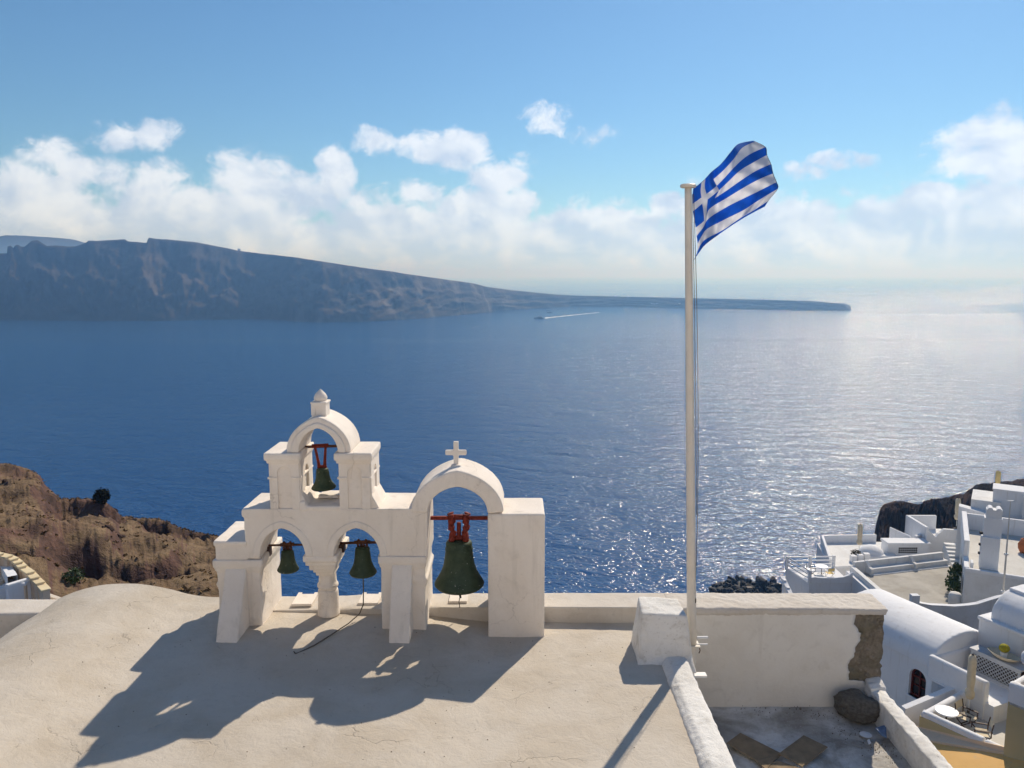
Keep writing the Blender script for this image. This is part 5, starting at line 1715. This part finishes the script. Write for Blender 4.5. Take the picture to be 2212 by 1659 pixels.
# annexe and upper building at the edge
hU = empty('upper_white_house', (45, 73, -22))
tag(hU, 'plain white cubic house higher up at the right edge with a bright flat roof', 'house')
al = az_el(2150, 1080)[0]
def facing(name, px, py, Y):
    p = at_y(px, py, Y)
    return p, empty(name, p, -al)
bpy.data.objects.remove(hU)
u0, hU = facing('upper_white_house', 2146, 1055, 70.0)
tag(hU, 'plain white cubic house higher up at the right edge with a bright flat roof', 'house')
MB().box(0, 0, -12, 2.3, 2.2, -.12).build('wall', m_white, hU)
bevel(MB().box(-.06, -.06, -.12, 2.36, 2.25, 0).build('roof', m_white, hU), .04, 2)
MB().box(2.3, -.6, -12, 9, 2.2, -.3).build('wing_wall', m_offwhite, hU)
u1, hV = facing('low_white_house', 2098, 1078, 70.5)
tag(hV, 'lower white annexe left of the plain cubic house', 'house')
MB().box(0, 0, -10, 2.3, 4, 0).build('wall', m_offwhite, hV)
MB().hexa([(-.9, -1.0, -10), (1.6, -1.0, -10), (1.6, 0, -10), (-.9, 0, -10)], [(-.9, -1.0, -.55), (1.6, -1.0, -.95), (1.6, 0, -.95), (-.9, 0, -.55)]).build('stair_wall', m_white, hV)
closed_parasol('closed yellowish parasol behind the plain cubic house roof', at_y(2153, 1066, 76.0) - Vector((0, 0, .3)), 2.6, .26, m_canvas_y)
# --- wavy boundary wall in front
wv_ = empty('wavy_wall', (30, 50.6, -24))
tag(wv_, 'grey-white wall with wavy top below the pale flat roof', 'wall')
top_px = [(1971.5, 1300.5), (1990, 1304), (2010, 1307.5), (2034, 1308.5), (2060, 1310), (2090, 1308), (2110, 1305), (2135, 1297), (2155, 1291), (2180, 1287), (2260, 1280)]
tp = [at_y(a, b_, 50.6) for a, b_ in top_px]
poly = [(tp[0].x, -28), (tp[-1].x, -28)] + [(p.x, p.z) for p in reversed(tp)]
bevel(MB().prism_y(poly, 50.5, 50.75).build('wall', m_offwhite, wv_, world=True), .04, 2)
MB().grid([[(p.x, 50.46, p.z + .01) for p in tp], [(p.x, 50.79, p.z + .01) for p in tp], [(p.x, 50.79, p.z + .07) for p in tp], [(p.x, 50.46, p.z + .07) for p in tp], [(p.x, 50.46, p.z + .01) for p in tp]]).build('coping', m_white, wv_, world=True)
pp_ = at_y(1975, 1300, 50.6)
MB().box(pp_.x - .25, 50.4, -20, pp_.x + .25, 50.8, pp_.z + .5).build('end_pillar', m_white, wv_, world=True)
# antenna pole
a0, a1 = at_y(2166, 1290, 52.0), at_y(2183, 1082, 52.4)
an = empty('antenna_pole', a0)
tag(an, 'thin pale antenna pole rising in front of the chimney house', 'pole')
MB().tube([a0 - Vector((0, 0, 1)), a0.lerp(a1, .3), a1], [.075, .06, .03], 8).build('shaft', m_mast, an, world=True)
for f in (.06, .45):
    c_ = a0.lerp(a1, f)
    MB().box(c_.x - .1, c_.y - .1, c_.z - .06, c_.x + .1, c_.y + .1, c_.z + .06).build('clamp', m_metalw, an, world=True)
MB().box(a1.x - .2, a1.y - .03, a1.z - .03, a1.x + .2, a1.y + .03, a1.z + .03).build('top_bar', m_metalw, an, world=True)
# climbing plant on the chimney house
vp = empty('climbing_plant', m4(-.5, 4.5, -20.2))
tag(vp, 'green climbing shrub at the foot of the chimney house beside the grey roof', 'shrub')
o = MB()
for k, (dx, dy, dz, r_) in enumerate(((0, 0, .9, .75), (-.2, -.3, 1.7, .6), (.1, .1, .4, .6), (-.5, -.7, 1.2, .5), (.1, -.2, 2.2, .4))):
    foliage(o, (dx, dy, dz), r_, r_, r_ * .9, 120, .15, 60 + k)
o.build('leaves', m_leaf, vp)
MB().tube([(0, 0, -.1), (.05, .05, .8), (-.1, -.1, 1.9), (.05, -.1, 2.5)], [.05, .04, .03, .015], 6).build('stem', m_wood, vp)
pt = empty('terracotta_pot', at_z(1659 + .25 * 2208, 967.75 + .25 * 905, -16.7))
tag(pt, 'terracotta jar on the pale flat roof at the right frame edge', 'jar')
MB().lathe([(.25, 0), (.42, .35), (.45, .7), (.3, 1.0), (.24, 1.05), (.28, 1.15), (.2, 1.15), (.18, .9)], n=20).build('jar_body', m_terra, pt, smooth=True)
wd = empty('white_drum', m4(-.5, 1.0, -20.0))
tag(wd, 'short white rounded planter beside the chimney house wall', 'planter')
MB().lathe([(.45, 0), (.45, .9), (.38, 1.05), (.2, 1.1), (.02, 1.12)], n=20).build('drum', m_offwhite, wd, smooth=True)

# ------------------------------------------------------------------ pool terrace with stepped ochre wall, left edge
hP = empty('pool_terrace', (-20, 30, -9))
tag(hP, 'white pool terrace with curved parapet at the left edge, behind a stepped ochre wall', 'terrace')
def L6(x, y, z): return at_z(.1 * x, 1178 + .1 * y, z)
sp_ = [(0, 218), (195, 262), (305, 318), (400, 395), (480, 480), (655, 610), (755, 725), (865, 835), (990, 985)]
stw = empty('stepped_wall', L6(500, 500, -9.5))
tag(stw, 'stepped ochre garden wall running down past the pool terrace', 'wall')
for k in range(-1, len(sp_) - 1):
    if k < 0: a, b_ = (-300, 150), (0, 218)
    else: a, b_ = sp_[k], sp_[k + 1]
    z = -6.0 - .10 * k
    A_, B_ = L6(a[0] - 8, a[1] + 4, z), L6(b_[0] + 8, b_[1] + 4, z)
    d_ = (B_ - A_).normalized()
    n_ = Vector((-d_.y, d_.x, 0)) * .13
    if n_.y < 0: n_ = -n_
    low = Vector((0, 0, -3.2))
    MB().hexa([A_ - n_ + low, B_ - n_ + low, B_ + n_ + low, A_ + n_ + low], [A_ - n_, B_ - n_, B_ + n_, A_ + n_]).build('wall_step', m_orange if False else m_peach, stw, world=True)
    c1 = Vector((0, 0, .07))
    o = MB().hexa([A_ - n_ * 1.4, B_ - n_ * 1.4, B_ + n_ * 1.4, A_ + n_ * 1.4], [A_ - n_ * 1.4 + c1, B_ - n_ * 1.4 + c1, B_ + n_ * 1.4 + c1, A_ + n_ * 1.4 + c1]).build('coping_block', m_ochre_pale if False else m_coping_o, stw, world=True)
    bevel(o, .015, 1)
MB().prism_z([tuple(L6(x, y, -6.9)[:2]) for x, y in ((-900, 300), (0, 350), (330, 690), (560, 720), (140, 900), (-900, 1200))], -10, -6.9).build('base', m_white, hP, world=True)
cur = [L6(x, y, -6.35) for x, y in ((-400, 215), (0, 290), (150, 345), (250, 440), (330, 560), (375, 640))]
mb = MB()
mb.grid([[tuple(p + Vector((-.28, -.2, z_)) if s_ else p + Vector((0, 0, z_))) for p in cur] for s_, z_ in ((0, -1), (0, 0), (1, 0), (1, -1))])
o = mb.build('parapet', m_white, hP, world=True)
pl = [L6(x, y, -6.88) for x, y in ((-400, 430), (0, 440), (90, 520), (190, 640), (230, 700), (40, 760), (-400, 900))]
MB().prism_z([(p.x, p.y) for p in pl], -6.9, -6.86).build('pool_floor', flat('pale_pool_paint', (0.52, 0.58, 0.66), .3), hP, world=True)
wall = [L6(120, 845, -6.5), L6(640, 690, -6.5)]
wall_seg('front_wall', (wall[0].x, wall[0].y), (wall[1].x, wall[1].y), -10, -6.5, .22, m_white, hP)
pA, pB = L6(500, 805, -6.7), L6(690, 765, -6.7)
MB().box(pA.x, pA.y - .25, -10, pB.x, pA.y + .25, -6.7).build('pier', m_peach, hP, world=True)
MB().box(pA.x - .06, pA.y - .32, -6.7, pB.x + .06, pA.y + .32, -6.6).build('pier_cap', m_white, hP, world=True)
pC = L6(-100, 800, -6.9)
MB().box(pC.x - 3, pC.y - .4, -10, L6(115, 800, -6.9).x, pC.y + .5, -6.75).build('block', m_peach, hP, world=True)
jr = empty('terracotta_jar', L6(-12, 1130, -8.3))
tag(jr, 'red-brown terracotta jar at the left frame edge beside the pool terrace', 'jar')
MB().lathe([(.12, 0), (.22, .2), (.24, .4), (.15, .58), (.17, .62), (.1, .62)], n=18).build('jar_body', m_terra, jr, smooth=True)
gA = [L6(x, y, -8.2) for x, y in ((-300, 1130), (60, 1100), (430, 920), (700, 1130), (960, 1050), (1290, 1140), (1200, 1260), (-300, 1300))]
MB().prism_z([(p.x, p.y) for p in gA], -10, -8.25).build('path', m_coping, hP, world=True)
lw = [L6(960, 1030, -7.8), L6(1290, 1145, -7.8)]
wall_seg('low_wall', (lw[0].x, lw[0].y), (lw[1].x, lw[1].y), -10, -7.8, .25, m_coping, hP)
lw = [L6(700, 1130, -7.9), L6(960, 1040, -7.9)]
wall_seg('low_wall', (lw[0].x, lw[0].y), (lw[1].x, lw[1].y), -10, -7.9, .2, m_peach, hP)

# ------------------------------------------------------------------ castle mound under the camera and town behind, unseen, added to bounce warm sunlight
rows = []
MOUND = [(-60, 26), (-36, 19.5), (-24, 13.0), (-14, 7.0), (-8, 4.2), (-3, 4.0), (2.5, 3.95), (3.5, 2.0), (4.2, -3)]
for y in np.arange(-60, 4.1, 2.0):
    rows.append([(x, y, lerp_table(MOUND, y) - .003 * max(0, abs(x) - 14) ** 2 + .2 * vnoise((x * .2, y * .2, 3), 3) * (1 if y < -8 else .1)) for x in np.arange(-60, 61, 3.0)])
m_mound = plaster('bounce_stone', (0.64, 0.58, 0.50), (0.56, 0.49, 0.41), 0.4, 0.3, 0.5, .5)  # pale tone so the unseen mound bounces more light
tag(MB().grid(rows).build('bounce_mound', m_mound, smooth=True), kind='structure')
rnd = random.Random(77)
for r_, (yy, zz, hh) in enumerate(((-10, 4.0, 4.6), (-17, 8.0, 5.2), (-25, 13.0, 5.5))):
    for k in range(13):
        x = -44 + k * 7.0 + rnd.uniform(-1, 1) + 3.5 * (r_ % 2)
        if r_ == 0 and abs(x) < 3: continue
        g = empty('bounce_house', (x, yy + rnd.uniform(-1.2, 1.2), zz - 1.2 - .003 * max(0, abs(x) - 14) ** 2))  # unseen, added so its sunlit wall throws warm light on the tower
        tag(g, 'unseen whitewashed house added behind the viewpoint to bounce light', 'house', 'unseen bounce houses behind the viewpoint')
        h_ = hh + rnd.uniform(-.8, 1.2)
        MB().box(-3.3, -3, 0, 3.3, 3, h_).build('wall', m_white if (k + r_) % 4 else m_offwhite, g)
        MB().box(-.5, 3.0, 0.2, .5, 3.06, 3.2).build('door', m_redwood, g)
        for sx in (-1.9, 1.9):
            MB().box(sx - .35, 3.0, 2.2, sx + .35, 3.05, 3.3).build('window', m_glass, g)
